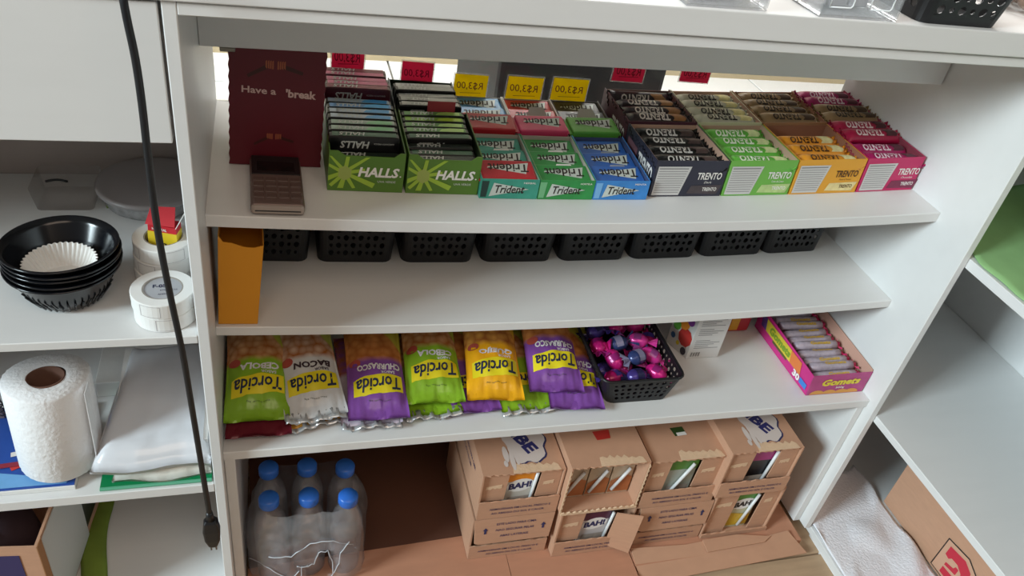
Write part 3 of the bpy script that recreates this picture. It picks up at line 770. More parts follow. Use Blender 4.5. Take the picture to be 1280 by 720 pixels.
def snack(kind, T=0.0135, printed=True, seed=1.0):
    base, chips, sw, fl, _ = FLAV[kind]
    t = thing('snack_bag', '', 'snack bag', group='snack bags on the lowest shelf')
    b = B(); nu, nv = 18, 30
    def up(i, j): u, v = i - 0.5, j; x, y = bagxy(u, v); return (x, y, bagtop(u, v, T, seed))
    def dn(i, j): u, v = i - 0.5, j; x, y = bagxy(u, v); return (x, y, -0.75 * max(0, bagtop(u, v, T * 0.6, seed + 2)) - 0.0006)
    b.grid(up, nu, nv); b.grid(dn, nu, nv)
    b.uv = [(i / nu, j / nv) for _ in range(2) for j in range(nv + 1) for i in range(nu + 1)]
    # join the two skins at the rim
    o = (nu + 1) * (nv + 1)
    rim = [i for i in range(nu + 1)] + [j * (nu + 1) + nu for j in range(1, nv + 1)] + [nv * (nu + 1) + i for i in range(nu - 1, -1, -1)] + [j * (nu + 1) for j in range(nv - 1, 0, -1)]
    b.f += [(rim[k], rim[(k + 1) % len(rim)], o + rim[(k + 1) % len(rim)], o + rim[k]) for k in range(len(rim))]
    b.make('pouch', bagmat(kind, base, chips, sw), t, smooth=True)
    def sk(u, v, e=0.0007): x, y = bagxy(u, v); return (x, y, bagtop(u, v, T, seed) + e)
    if printed:
        g = B(); g.grid(lambda i, j: sk(-0.40 + 0.84 * i, 0.200 + 0.06 * (i - 0.5) * 0.5 + (0.145 + 0.02 * math.sin(i * PI)) * j, 0.0006), 14, 5); g.make('logo_band', LOGOY, t, smooth=True)
        B().text('Torcida', 0.76, lambda a, c: sk(0.02 - a, 0.278 - c - 0.03 * a, 0.0012), h=0.112, bold=0.018, shear=0.12).make('lettering', LOGOB, t)
        w = B()
        dark = fl == 'BACON'
        w.text('SABOR', 0.25, lambda a, c: sk(0.20 - a, 0.385 - c, 0.0009), h=0.026, bold=0.02)
        w.text(fl, 0.76 if len(fl) > 6 else 0.64, lambda a, c: sk(0.05 - a, 0.440 - c, 0.0009), h=0.062, bold=0.04, shear=0.1)
        w.make('flavour_lettering', mat('bacon_print', '#3c2c36', 0.5) if dark else mat('flavour_white', '#dedbe0', 0.45), t)
        B().text('peso liquido 35g', 0.36, lambda a, c: sk(0.02 - a, 0.145 - c, 0.0009), h=0.014).make('small_lettering', mat('small_print', '#3a4020', 0.6), t)
        B().add([sk(-0.36 + 0.1 * math.cos(2 * PI * k / 12), 0.495 + 0.040 * math.sin(2 * PI * k / 12), 0.0009) for k in range(12)], [tuple(range(12))]).make('maker_badge', mat('badge_red', '#a8483c', 0.5), t)
    else:
        g = B(); g.grid(lambda i, j: sk(-0.40 + 0.84 * i, 0.225 + 0.125 * j, 0.0006), 10, 4)
        if fl:
            g.make('logo_band', LOGOY, t, smooth=True)
            B().text('Torcida', 0.70, lambda a, c: sk(0.02 - a, 0.285 - c, 0.0011), h=0.10, bold=0.035, shear=0.12).make('lettering', LOGOB, t)
    if kind in ('gold', 'silver', 'white') or (kind == 'green' and not printed):
        B().grid(lambda i, j: (sk(i - 0.5, 0)[0] * 0.98, -0.006 + 0.014 * j, sk(i - 0.5, 0)[2] - 0.0015 + 0.0022 * math.sin(i * 23 + seed) * (1 - j) + 0.0012 * math.sin(i * 61)), 24, 3).make('foil_seal', mat('silver_foil', '#c2c4c6', 0.25, 0.5, bump=0.4), t, smooth=True, solid=0.0004)
    return t


SB = [  # kind, x, y, z, pitch, roll, yaw, T, seed, label
    ('green', 0.0372, 0.036, -0.2570, 0.16, 0.0, 0.00, 0.0150, 0.4, 'green onion snack bag at the stile end of the row, on a maroon bag'),
    ('white', 0.1030, 0.037, -0.2585, 0.16, 0.0, 0.10, 0.0140, 1.1, 'white bacon snack bag between the first green and purple bags'),
    ('purple', 0.1735, 0.028, -0.2610, 0.17, 0.0, -0.02, 0.0145, 2.3, 'purple barbecue snack bag beside the white bag'),
    ('green', 0.2440, 0.046, -0.2590, 0.15, 0.0, -0.04, 0.0150, 3.1, 'green onion snack bag between the purple and yellow bags'),
    ('yellow', 0.3180, 0.043, -0.2580, 0.17, 0.0, -0.10, 0.0150, 4.2, 'yellow cheese snack bag in the middle of the row'),
    ('purple', 0.3990, 0.048, -0.2560, 0.18, 0.0, -0.09, 0.0140, 5.0, 'purple barbecue snack bag on top, next to the candy basket pile'),
]
for kind, x, y, z, p, r, yw, T, sd, lab in SB:
    t = snack(kind, T, True, sd); t.location = (x, y, z); t.rotation_euler = (p, r, yw); t['label'] = lab
LB = [
    ('maroon', 0.0385, 0.0245, -0.2702, 0.03, 0.0, 0.0, 0.009, 1.7, False, 'maroon snack bag lying under the first green bag'),
    ('gold', 0.1080, 0.040, -0.2702, 0.04, 0.0, 0.22, 0.008, 2.9, False, 'golden snack bag lying under the white bag'),
    ('silver', 0.1660, 0.030, -0.2700, 0.03, 0.0, 0.0, 0.008, 0.3, False, 'silver-edged snack bag lying under the first purple bag'),
    ('green', 0.2420, 0.040, -0.2720, 0.04, 0.0, 0.05, 0.009, 3.3, False, 'green snack bag lying under the second green bag'),
    ('purple', 0.2910, 0.0395, -0.2735, 0.10, 0.0, 0.03, 0.009, 4.4, False, 'purple snack bag lying under the yellow bag'),
    ('green', 0.3620, 0.038, -0.2735, 0.10, 0.0, 0.04, 0.009, 5.6, False, 'lime green snack bag lying between the yellow and last purple bags'),
    ('purple', 0.4235, 0.029, -0.2700, 0.13, 0.0, -0.10, 0.010, 6.1, True, 'purple snack bag half hidden, leaning against the candy basket'),
]
for kind, x, y, z, p, r, yw, T, sd, pr, lab in LB:
    t = snack(kind, T, pr, sd); t.location = (x, y, z); t.rotation_euler = (p, r, yw); t['label'] = lab

# ------------------------------------------------------------------ candy basket and wrapped candies
basket('candy_basket', 'black perforated basket full of pink and purple wrapped candies beside the snack bags', 'basket', (-0.0415, 0.0465, 0.0, 0.140), (-0.0570, 0.0560, -0.0085, 0.152), 0.0455, (0.5110, 0.0450, Z3 + 0.0005), 4, 0.0082, BSK)


def candy(col, col2):
    t = thing('wrapped_candy', '', 'candy', group='twist wrapped candies in the black basket')
    m = mat('candy_' + col, col, 0.22, 0.15, bump=0.6, scale=130, var=0.5)
    m2 = mat('candy2_' + col2, col2, 0.22, 0.15, bump=0.5, scale=90, var=0.3)
    rings = []; n = 10
    for x, k in ((-0.015, 0.25), (-0.0125, 0.65), (-0.007, 1), (0, 1.05), (0.007, 1), (0.0125, 0.65), (0.015, 0.25)):
        rings.append([(x, 0.0105 * k * math.cos(2 * PI * q / n), 0.0095 * k * math.sin(2 * PI * q / n)) for q in range(n)])
    B().loft(rings).make('wrapper', m, t, smooth=True)
    B().grid(lambda u, v: (-0.005 + 0.010 * u, 0.0108 * math.cos(PI * (0.2 + 0.6 * v)) * 1.0, 0.0102 * math.sin(PI * (0.2 + 0.6 * v)) + 0.0003), 4, 8).make('label_band', m2, t, smooth=True)
    for sg in (-1, 1):
        B().grid(lambda u, v: (sg * (0.014 + 0.013 * u), (v - 0.5) * 0.020 * (0.25 + u), 0.0035 * math.sin(v * 15) * u), 3, 9).make('twisted_end', m if sg > 0 else m2, t, solid=0.0004)
    return t


CC = [('#c41f78', '#8f1f6a', 'magenta'), ('#43357d', '#2a2550', 'deep purple'), ('#d13a94', '#8f3f80', 'pink'), ('#33406f', '#8d8aa8', 'navy and silver'), ('#b01465', '#46358a', 'crimson pink')]
cw = ['at the front rim', 'by the snack bag side', 'in the middle', 'by the bare shelf side', 'near the back']
spots = [(-0.030, 0.020, 0.030, 0.5, 4), (0.002, 0.018, 0.031, 0.2, 1), (0.033, 0.024, 0.030, -0.9, 0), (-0.022, 0.045, 0.038, 1.9, 0), (0.010, 0.044, 0.041, 0.4, 3), (0.036, 0.052, 0.035, -0.6, 2),
         (-0.036, 0.072, 0.039, 1.4, 0), (-0.008, 0.072, 0.042, 0.1, 3), (0.022, 0.075, 0.043, -0.5, 2), (0.043, 0.083, 0.035, 1.2, 4), (-0.030, 0.100, 0.041, 0.4, 1), (0.002, 0.104, 0.044, 0.9, 4), (0.032, 0.110, 0.040, 0.2, 0), (-0.018, 0.128, 0.038, 0.0, 3), (0.024, 0.133, 0.036, 2.1, 1),
         (-0.032, 0.046, 0.019, 0.3, 1), (0.0, 0.052, 0.017, 0.9, 2), (0.03, 0.086, 0.018, 0.1, 1)]
cl = ['at the front rim nearest the snack bags', 'in the middle of the front rim', 'at the front corner by the bare shelf', 'on edge behind the front rim near the snack bags', 'on top just behind the front middle', 'along the bare shelf side, second from the front', 'against the snack bag side halfway back', 'at the top centre of the heap', 'beside the centre candy toward the bare shelf', 'against the bare shelf side halfway back', 'near the back, snack bag side', 'near the back in the middle', 'near the back, bare shelf side', 'at the back under the shelf, snack bag side', 'at the back under the shelf, bare shelf side', 'deep in the heap near the snack bags', 'deep in the heap at its middle', 'deep in the heap near the bare shelf']
for k, (x, y, z, a, ci) in enumerate(spots):
    c = CC[ci]
    inst('candy_%d' % ci, lambda c=c: candy(c[0], c[1]), '%s wrapped candy %s' % (c[2], cl[k]), (0.5110 + x, 0.0450 + y, Z3 + z - 0.003), (random.uniform(-0.4, 0.4), random.uniform(-0.35, 0.35), a), 'twist wrapped candies in the black basket')

# ------------------------------------------------------------------ small white box, red packet, open sweet roll box
t = thing('sweet_box', 'small white carton with a rainbow print and a nutrition panel, under the middle shelf', 'box', (0.6185, 0.1195, Z3 + 0.0005), (0, 0, 0.0))
Mx = Matrix(((1, -0.36, 0, 0), (0, 1, 0, 0), (0, 0, 1, 0), (0, 0, 0, 1)))
B().box(0, 0.0505, 0, 0.040, 0, 0.088, Mx).make('carton', mat('white_carton', '#d4d2cf', 0.5), t, bev=0.0006)
ln = B()
for k in range(16):
    z = 0.070 - k * 0.0034
    if k in (4, 9, 10): continue
    ln.add([(0.006, -0.0004, z), (0.006 + 0.038 - 0.008 * ((k * 7) % 3), -0.0004, z), (0.006 + 0.038 - 0.008 * ((k * 7) % 3), -0.0004, z + 0.0011), (0.006, -0.0004, z + 0.0011)], [(0, 1, 2, 3)])
ln.make('small_print_lines', LINE, t)
bc = B()
for k in range(11):
    if k % 3 != 2: bc.add([(0.005 + k * 0.0013, -0.0004, 0.004), (0.0057 + k * 0.0013, -0.0004, 0.004), (0.0057 + k * 0.0013, -0.0004, 0.0115), (0.005 + k * 0.0013, -0.0004, 0.0115)], [(0, 1, 2, 3)])
bc.make('barcode', DARKINK, t)
for k, (yy, zz, r, c) in enumerate([(0.012, 0.030, 0.012, '#b8322c'), (0.020, 0.052, 0.010, '#e08a2c'), (0.028, 0.064, 0.009, '#3b62b0'), (0.030, 0.040, 0.007, '#5fa53c'), (0.010, 0.060, 0.006, '#7a3c8c'), (0.008, 0.008, 0.005, '#2a2433'), (0.031, 0.020, 0.004, '#2b5a8c'), (0.020, 0.014, 0.003, '#d8c02c'), (0.006, 0.072, 0.005, '#2f6fae')]):
    B().add([(-0.36 * (yy + r * math.cos(2 * PI * q / 9)) - 0.0006 - 0.0001 * k, yy + r * math.cos(2 * PI * q / 9), zz + r * 1.3 * math.sin(2 * PI * q / 9)) for q in range(9)], [tuple(range(9))]).make('coloured_sweet_print', mat('sweetprint_%d' % k, c, 0.5), t)
t = thing('sweet_packet', 'red and yellow packet at the back of the lowest shelf', 'packet', (0.722, 0.172, Z3 + 0.0005))
B().box(-0.026, 0.024, 0, 0.09, 0, 0.034).make('packet', mat('red_packet', '#b3232f', 0.4), t, bev=0.003)
B().box(-0.010, 0.004, -0.0006, 0.0, 0.004, 0.031).make('yellow_print', mat('packet_yellow', '#d9a02c', 0.4), t)

MAG = mat('magenta_card', '#c92a80', 0.4, var=0.12, scale=25); PINKC = mat('pink_card', '#b0447f', 0.45, var=0.3, scale=60)
t = thing('sweet_roll_box', 'open pink display box holding a row of wrapped sweet rolls by the side panel', 'box', (0.8112, 0.0325, Z3 + 0.0006))
w, d, h = 0.0925, 0.150, 0.0365
FM = Matrix.Rotation(PI / 2, 4, 'X')
B().prism([(-w / 2, 0), (w / 2, 0), (w / 2 + 0.0015, h - 0.004), (w / 2 + 0.0013, h + 0.001), (-w / 2 - 0.002, h)], 0.001, FM).make('front_panel', PINKC, t)
B().box(-w / 2, w / 2, d - 0.001, d, 0, h + 0.004).make('back_panel', PINKC, t)
B().add([(-w / 2, 0, 0), (-w / 2, d, 0), (-w / 2 - 0.002, d, h + 0.004), (-w / 2 - 0.002, 0, h)], [(0, 1, 2, 3)]).make('side_panel', MAG, t, solid=0.0009)
B().add([(w / 2, 0, 0), (w / 2, d, 0), (w / 2 - 0.001, d, h + 0.012), (w / 2 + 0.001, 0, h + 0.004)], [(0, 1, 2, 3)]).make('side_panel', mat('roll_box_inside', '#c59a88', 0.75), t, solid=0.0009)
B().box(-w / 2, w / 2, 0, d, 0, 0.001).make('base', TAN, t)
B().box(-w / 2 + 0.002, w / 2 - 0.002, 0.002, d - 0.002, 0.0125, 0.0135).make('inner_card', TAN, t)
YT = mat('sweet_yellow_print', '#e2d038', 0.4)
B().text('Gomets', 0.062, lambda a, c: (0.002 + a, -0.0016, 0.0232 + c + a * 0.02), h=0.0125, bold=0.05, shear=0.15).make('lettering', YT, t)
B().text('500g', 0.014, lambda a, c: (0.004 + a, -0.0016, 0.0120 + c), h=0.0045, bold=0.02).make('small_lettering', WHITEINK, t)
b = B()
for k, xx in enumerate((-0.030, -0.010, 0.010, 0.026)): b.add([(xx + 0.012 * math.cos(PI * q / 8), -0.0013 - 0.00003 * k, 0.001 + 0.0075 * math.sin(PI * q / 8)) for q in range(9)], [tuple(range(9))])
b.make('orange_print', mat('sweet_orange_print', '#d99a4c', 0.5), t)
sx = lambda y, z: (-w / 2 - 0.0011 - 0.002 * z / h, y, z)
def sgrid(y0, y1, z0, z1, sh, e=0.0): return [(p[0] - e, p[1], p[2]) for p in (sx(y0, z0), sx(y1, z0), sx(y1 + sh, z1), sx(y0 + sh, z1))]
B().add(sgrid(0.052, 0.122, 0.015, 0.034, 0.004), [(0, 1, 2, 3)]).make('yellow_panel', mat('side_yellow', '#d8c23a', 0.45, var=0.2, scale=50), t)
B().add(sgrid(0.024, 0.052, 0.015, 0.034, 0.004), [(0, 1, 2, 3)]).make('orange_panel', mat('side_orange', '#dd7a3c', 0.45), t)
B().add(sgrid(0.122, 0.136, 0.015, 0.034, 0.004), [(0, 1, 2, 3)]).make('violet_panel', mat('side_violet', '#5a3a86', 0.45), t)
B().add(sgrid(0.060, 0.100, 0.0105, 0.0145, 0.0, 0.0001), [(0, 1, 2, 3)]).make('dark_strip', mat('side_olive', '#5a5a28', 0.5), t)
B().text('Gomets', 0.058, lambda a, c: (sx(0.084 - a, 0.025 + c)[0] - 0.0005, 0.084 - a, 0.025 + c), h=0.013, bold=0.05, shear=0.12).make('side_lettering', mat('side_green_ink', '#7a9a28', 0.45), t)
B().text('30', 0.017, lambda a, c: (sx(0.030 - a, 0.0105 + c)[0] - 0.0006, 0.030 - a, 0.0105 + c), h=0.011, bold=0.05).make('number_lettering', WHITEINK, t)
B().add(sgrid(0.004, 0.021, 0.006, 0.015, 0.0, 0.0002), [(0, 1, 2, 3)]).make('blue_panel', mat('side_blue', '#3a7fd0', 0.45), t)


def roll():
    t = thing('sweet_roll', '', 'sweet roll', group='wrapped sweet rolls in the pink box')
    m = mat('roll_wrapper', '#a79ba6', 0.3, 0.1, bump=0.5, scale=140, var=0.35)
    rings = [[(x, 0.0070 * k * math.cos(2 * PI * q / 12), 0.0070 * k * math.sin(2 * PI * q / 12)) for q in range(12)] for x, k in ((-0.036, 0.3), (-0.035, 0.9), (-0.02, 1), (0.02, 1), (0.033, 0.95), (0.035, 0.35))]
    B().loft(rings).make('wrapper', m, t, smooth=True)
    B().text('Gomets', 0.034, lambda a, c: (0.004 + a, c * 0.9, 0.0075), h=0.0060, bold=0.04).make('lettering', mat('roll_yellow', '#c7a032', 0.4), t)
    B().grid(lambda u, v: (0.0345 + 0.007 * u, (v - 0.5) * 0.014 * (0.4 + u), 0.0025 * math.sin(v * 13) * u), 2, 7).make('twisted_end', mat('roll_end', '#b8245c', 0.3, bump=0.3), t, solid=0.0004)
    return t


for k in range(10):
    y = 0.0105 + k * 0.0141
    inst('roll', roll, 'grey wrapped sweet roll, %s from the front in the pink box' % ORD[k], (0.8112 + random.uniform(-0.002, 0.001) - 0.001, 0.033 + y, Z3 + 0.0240 + (0.004 if k % 3 == 1 else 0) + 0.0007 * k), (random.uniform(-0.6, 0.6), random.uniform(-0.02, 0.02), random.uniform(-0.03, 0.03)), 'wrapped sweet rolls in the pink box')

# ------------------------------------------------------------------ milk drink boxes under the lowest shelf
def jag(a, b, n, amp):
    """points from a to b (2D) with a torn, saw-like edge"""
    out = []
    for k in range(n + 1):
        f = k / n; o = amp * (0.2 + random.random()) * (1 if k % 2 else -0.3) if 0 < k < n else 0
        out.append((a[0] + (b[0] - a[0]) * f, a[1] + (b[1] - a[1]) * f + o))
    return out


XZ = Matrix.Rotation(PI / 2, 4, 'X')          # local (x, z) outline standing upright, thickness toward the room


def wtext(t, s, x, z, w, y, name='lettering', m=NAVYINK, h=None, bold=0.01):
    return B().text(s, w, lambda a, b: (x + a, y, z + b), h=h, bold=bold).make(name, m, t)


def arrow(t, x, z, y):
    B().add([(x + p[0], y, z + p[1]) for p in ((-0.0016, -0.006), (0.0016, -0.006), (0.0016, 0.0005), (0.0038, 0.0005), (0, 0.006), (-0.0038, 0.0005), (-0.0016, 0.0005))], [tuple(range(7))]).make('arrow_print', NAVYINK, t)


def splash(t, x, y, z):
    sp = mat('milk_white_print', '#cfc3bd', 0.7)
    b = B()
    pts = []
    for q in range(40):
        a = 2 * PI * q / 40
        r = 0.030 * (1 + 0.07 * math.sin(5 * a) + 0.05 * math.sin(9 * a + 1))
        pts.append((x + r * math.cos(a) * 0.95, y + r * math.sin(a) * 1.25, z))
    sh = [(p[0] + 0.0022, p[1] - 0.0015, z - 0.0002) for p in pts]
    fan = [(q, (q + 1) % 40, 40) for q in range(40)]
    B().add(sh + [(x + 0.002, y - 0.0015, z - 0.0002)], fan).make('logo_shadow', NAVYINK, t)
    b.add(pts + [(x, y, z)], fan)
    for dx, dy, l, w in ((-0.024, -0.016, 0.030, 0.0035), (-0.031, -0.006, 0.026, 0.004), (-0.017, -0.020, 0.018, 0.003), (-0.034, -0.030, 0.010, 0.003)):
        b.add([(x + dx + w * math.cos(2 * PI * q / 12), y + dy - l * 0.5 + l * 0.55 * math.sin(2 * PI * q / 12), z + 0.0001) for q in range(12)], [tuple(range(12))])
    b.make('milk_splash_print', sp, t)
    B().text('MBE', 0.058, lambda u, v: (x - 0.004 + 0.90 * v + 0.44 * u, y + 0.008 - 0.90 * u + 0.40 * v, z + 0.0003), h=0.020, bold=0.05).make('logo_lettering', mat('logo_violet', '#2c2c66', 0.6), t)


def carton(label, x, y, z, w, d, h, col, top, badge='#e4e2e0', ink=NAVYINK, straw=None, rot=(0, 0, 0), word='BAH!', grp='drink cartons inside the torn boxes'):
    t = thing('drink_carton', label, 'carton', (x, y, z), rot, grp)
    B().box(-w / 2, w / 2, 0, d, 0, h).make('carton', mat('carton_' + col, col, 0.35, var=0.12, scale=30), t, bev=0.0008)
    B().box(-w / 2 - 0.0002, w / 2 + 0.0002, -0.0003, d * 0.6, h * 0.70, h + 0.0003).make('top_print', mat('carton_' + top, top, 0.35), t)
    if word:
        B().add([(w * 0.44 * math.cos(2 * PI * q / 16), -0.0006, h * 0.60 + w * 0.30 * math.sin(2 * PI * q / 16) + 0.002 * math.cos(2 * PI * q / 16)) for q in range(16)], [tuple(range(16))]).make('badge_print', mat('badge_' + badge, badge, 0.4), t)
        B().text(word, w * 0.74, lambda a, b: (a, -0.0009, h * 0.60 + b + a * 0.12), h=w * 0.30, bold=0.05).make('lettering', ink, t)
    B().add([(-w * 0.4, -0.0005, h * 0.06), (w * 0.35, -0.0005, h * 0.06), (w * 0.40, -0.0005, h * 0.32), (-w * 0.34, -0.0005, h * 0.30)], [(0, 1, 2, 3)]).make('picture_print', mat('carton_pic_' + col, '#9a8f86', 0.5, var=0.5, scale=90), t)
    if straw:
        (xa, za), (xb, zb) = straw
        B().tube([(xa, -0.0032, za), (xb, -0.0032, zb)], 0.0024, 8).make('straw', mat('straw_white', '#d8dadb', 0.3), t, smooth=True)
    return t


def milkbox(label, x0, x1, y, z0, z1, d=0.17, kind='window', top='plain', win=None, strip=0.034, strings=True, rot=0.0, flapopen=False):
    w = x1 - x0; h = z1 - z0; th = 0.0022
    t = thing('drink_box', label, 'box', (x0, y, z0 + 0.0006), (0, 0, rot), 'cardboard drink boxes under the lowest shelf')
    FV = CARD
    # side walls, floor, back
    for xx in (0, w - th):
        n = B()
        M = Matrix.Translation((xx, 0, 0)) @ Matrix(((0, 0, 1, 0), (1, 0, 0, 0), (0, 1, 0, 0), (0, 0, 0, 1)))
        n.prism([(0.0005, 0), (d, 0), (d, h - th)] + jag((0.0005, h - th), (0.0005, 0.001), 16, 0.0)[:], th, M)
        n.make('side_wall', FV, t)
    B().box(th, w - th, 0.002, d, 0, th).make('floor_flap', FV, t)
    B().box(th, w - th, d - th, d, th, h - th).make('back_wall', FV, t)
    if top != 'none':
        e = jag((w, 0.0), (0.0, 0.0), 22, 0.0016)
        B().prism([(0.0, d), (0, 0.001)] + [(p[0], max(-0.0005, p[1] + 0.0005)) for p in e[::-1]][1:-1] + [(w, 0.001), (w, d)], th, Matrix.Translation((0, 0, h - th))).make('top_wall', FV, t)
        if kind != 'flap':
            # torn strip of pale fibre along the broken front edge of the lid
            inn = jag((w * 0.92, 0.010), (w * 0.38, 0.016), 12, 0.004)
            B().prism([(w * 0.36, 0.0005), (w * 0.94, 0.0005)] + inn, 0.0004, Matrix.Translation((0, 0, h + 0.0001))).make('torn_edge', CARDIN, t)
    if top == 'splash': splash(t, w * 0.60, 0.053, h + 0.0006)
    if top == 'hole':
        B().add([(w * 0.44, 0.046, h + 0.0004), (w * 0.62, 0.048, h + 0.0004), (w * 0.64, 0.064, h + 0.0004), (w * 0.42, 0.062, h + 0.0004)], [(0, 1, 2, 3)]).make('lid_hole', mat('red_through_hole', '#b8322a', 0.5), t)
    if top == 'greenhole':
        B().add([(w * 0.44, 0.044, h + 0.0004), (w * 0.60, 0.045, h + 0.0004), (w * 0.59, 0.061, h + 0.0004), (w * 0.42, 0.060, h + 0.0004)], [(0, 1, 2, 3)]).make('lid_hole', mat('green_through_hole', '#2f4a1e', 0.5), t)
        B().add([(w * 0.47, 0.044, h + 0.0006), (w * 0.60, 0.045, h + 0.0006), (w * 0.595, 0.051, h + 0.0006), (w * 0.47, 0.050, h + 0.0006)], [(0, 1, 2, 3)]).make('hole_label', PAPER, t)
    if kind in ('window', 'open'):
        # lower strip of the front
        if kind == 'window':
            B().prism([(0, 0), (w, 0)] + jag((w, strip), (0, strip), 14, 0.0012), th, XZ).make('front_strip', FV, t)
            fs = t.children[-1] if t.children[-1].name.startswith('front_strip') else [c for c in t.children if c.name.startswith('front_strip')][0]
            wl, wr = win
            B().prism([(0.003, strip - 0.004), (wl, strip - 0.004), (wl + 0.002, h - 0.003), (0.003, h - 0.003)], th * 0.7, Matrix.Translation((0, 0.006, 0)) @ XZ).make('front_flap', FV, t)
            if not flapopen:
                B().prism([(wr, strip - 0.004), (w - 0.003, strip - 0.004), (w - 0.003, h - 0.003), (wr + 0.003, h - 0.003)], th * 0.7, Matrix.Translation((0, 0.006, 0)) @ XZ).make('front_flap', FV, t)
            for xa, xb in ((0.008, wl - 0.006), (wr + 0.008, w - 0.012)):
                if xb - xa > 0.01 and not (flapopen and xa > wl):
                    B().prism(jag((xa, h * 0.62), (xb, h * 0.64), 7, 0.002) + [(xb, h * 0.72), (xa, h * 0.69)], 0.0003, Matrix.Translation((0, 0.0043, 0)) @ XZ).make('torn_patch', CARDIN, t)
            if strings:
                wtext(fs, 'ARMAZENAR EM LOCAL FRESCO E', w * 0.52, strip * 0.58, w * 0.76, -th - 0.0006, h=0.0038)
                wtext(fs, 'AO ABRIGO DO SOL E CALOR', w * 0.50, strip * 0.32, w * 0.66, -th - 0.0006, h=0.0038)
        else:
            B().prism([(0, 0), (w, 0)] + jag((w, 0.004), (0, 0.004), 26, 0.0022), th, XZ).make('front_strip', CARDIN, t)
            for xx in (0.0, w):
                B().prism([(xx - 0.0015, 0.002)] + [(xx - 0.0015 + (0.0028 if q % 2 else 0.0008), 0.002 + (h - 0.006) * q / 20) for q in range(21)] + [(xx - 0.0015, h - 0.004)], 0.0012, Matrix.Translation((0, 0.0002, 0)) @ XZ).make('torn_edge', CARDIN, t)
    if kind == 'flap':
        # printed flap above a slot, printed strip below
        M = Matrix.Translation((0, -0.0004, h)) @ Matrix.Rotation(-0.10, 4, 'X') @ XZ
        fh = h * 0.56
        B().prism([(0.004, -fh + 0.003), (0.010, -fh), (w - 0.002, -fh + 0.001), (w + 0.001, 0), (0, 0)], 0.002, M).make('front_flap', FV, t)
        fl_ = [c for c in t.children if c.name.startswith('front_flap')][0]
        def ft(s, x, z, ww, hh):
            B().text(s, ww, lambda a, b: tuple(M @ Vector((x + a, z + b, 0.0026))), h=hh, bold=0.01).make('lettering', NAVYINK, fl_)
        ft('ESTE LADO PARA CIMA', w * 0.53, -fh * 0.22, w * 0.50, 0.0042); ft('NAO SEGURAR PELAS', w * 0.52, -fh * 0.46, w * 0.48, 0.0042); ft('ABAS LATERAIS', w * 0.52, -fh * 0.70, w * 0.36, 0.0042)
        for xx in (0.15, 0.88):
            B().add([tuple(M @ Vector((w * xx + p[0], -fh * 0.45 + p[1], 0.0026))) for p in ((-0.0016, -0.006), (0.0016, -0.006), (0.0016, 0.0005), (0.0038, 0.0005), (0, 0.006), (-0.0038, 0.0005), (-0.0016, 0.0005))], [tuple(range(7))]).make('arrow_print', NAVYINK, fl_)
        B().prism([(0, 0), (w, 0)] + jag((w, strip), (0, strip), 14, 0.0010), th, XZ).make('front_strip', FV, t)
        wtext(t, 'ARMAZENAR EM LOCAL FRESCO E', w * 0.50, strip * 0.60, w * 0.78, -th - 0.0006, h=0.0036)
        wtext(t, 'AO ABRIGO DO SOL E CALOR', w * 0.52, strip * 0.30, w * 0.60, -th - 0.0006, h=0.0036)
        if win:
            B().prism([(win[1], strip - 0.004), (w - 0.003, strip - 0.004), (w - 0.003, h * 0.6), (win[1], h * 0.6)], th * 0.7, Matrix.Translation((0, 0.006, 0)) @ XZ).make('inner_flap', FV, t)
    return t


zm = -0.4640
# stack one
milkbox('lower drink box of the stack next to the dark gap, arrows on its flap', 0.311, 0.426, 0.0215, ZF, zm - 0.002, kind='flap', top='none', strip=0.027, win=(0.03, 0.083))
carton('dark carton seen through the slot of the lowest box next to the gap', 0.366, 0.030, ZF + 0.003, 0.05, 0.04, 0.060, '#2e2622', '#3a302a', word=None)
bx1 = milkbox('upper drink box next to the dark gap, blue letters on its lid, orange carton showing', 0.3125, 0.427, 0.0215, zm, -0.3775, kind='window', top='splash', win=(0.036, 0.080), strip=0.034)
carton('white drink carton with orange top and straw, upper box next to the gap', 0.3700, 0.0310, zm + 0.004, 0.043, 0.04, 0.080, '#c9c4ba', '#e08a22', straw=((0.0165, 0.012), (0.0205, 0.076)))
t = bx1; ww = 0.17
for k, (yy, zz, l) in enumerate(((0.07, 0.06, 0.07), (0.08, 0.045, 0.05))):
    B().text('ITAMBE' if False else 'ESTE LADO PARA CIMA', l, lambda a, b: (-0.0004, yy - a, zz + b), h=0.006, bold=0.01).make('side_lettering', NAVYINK, t)
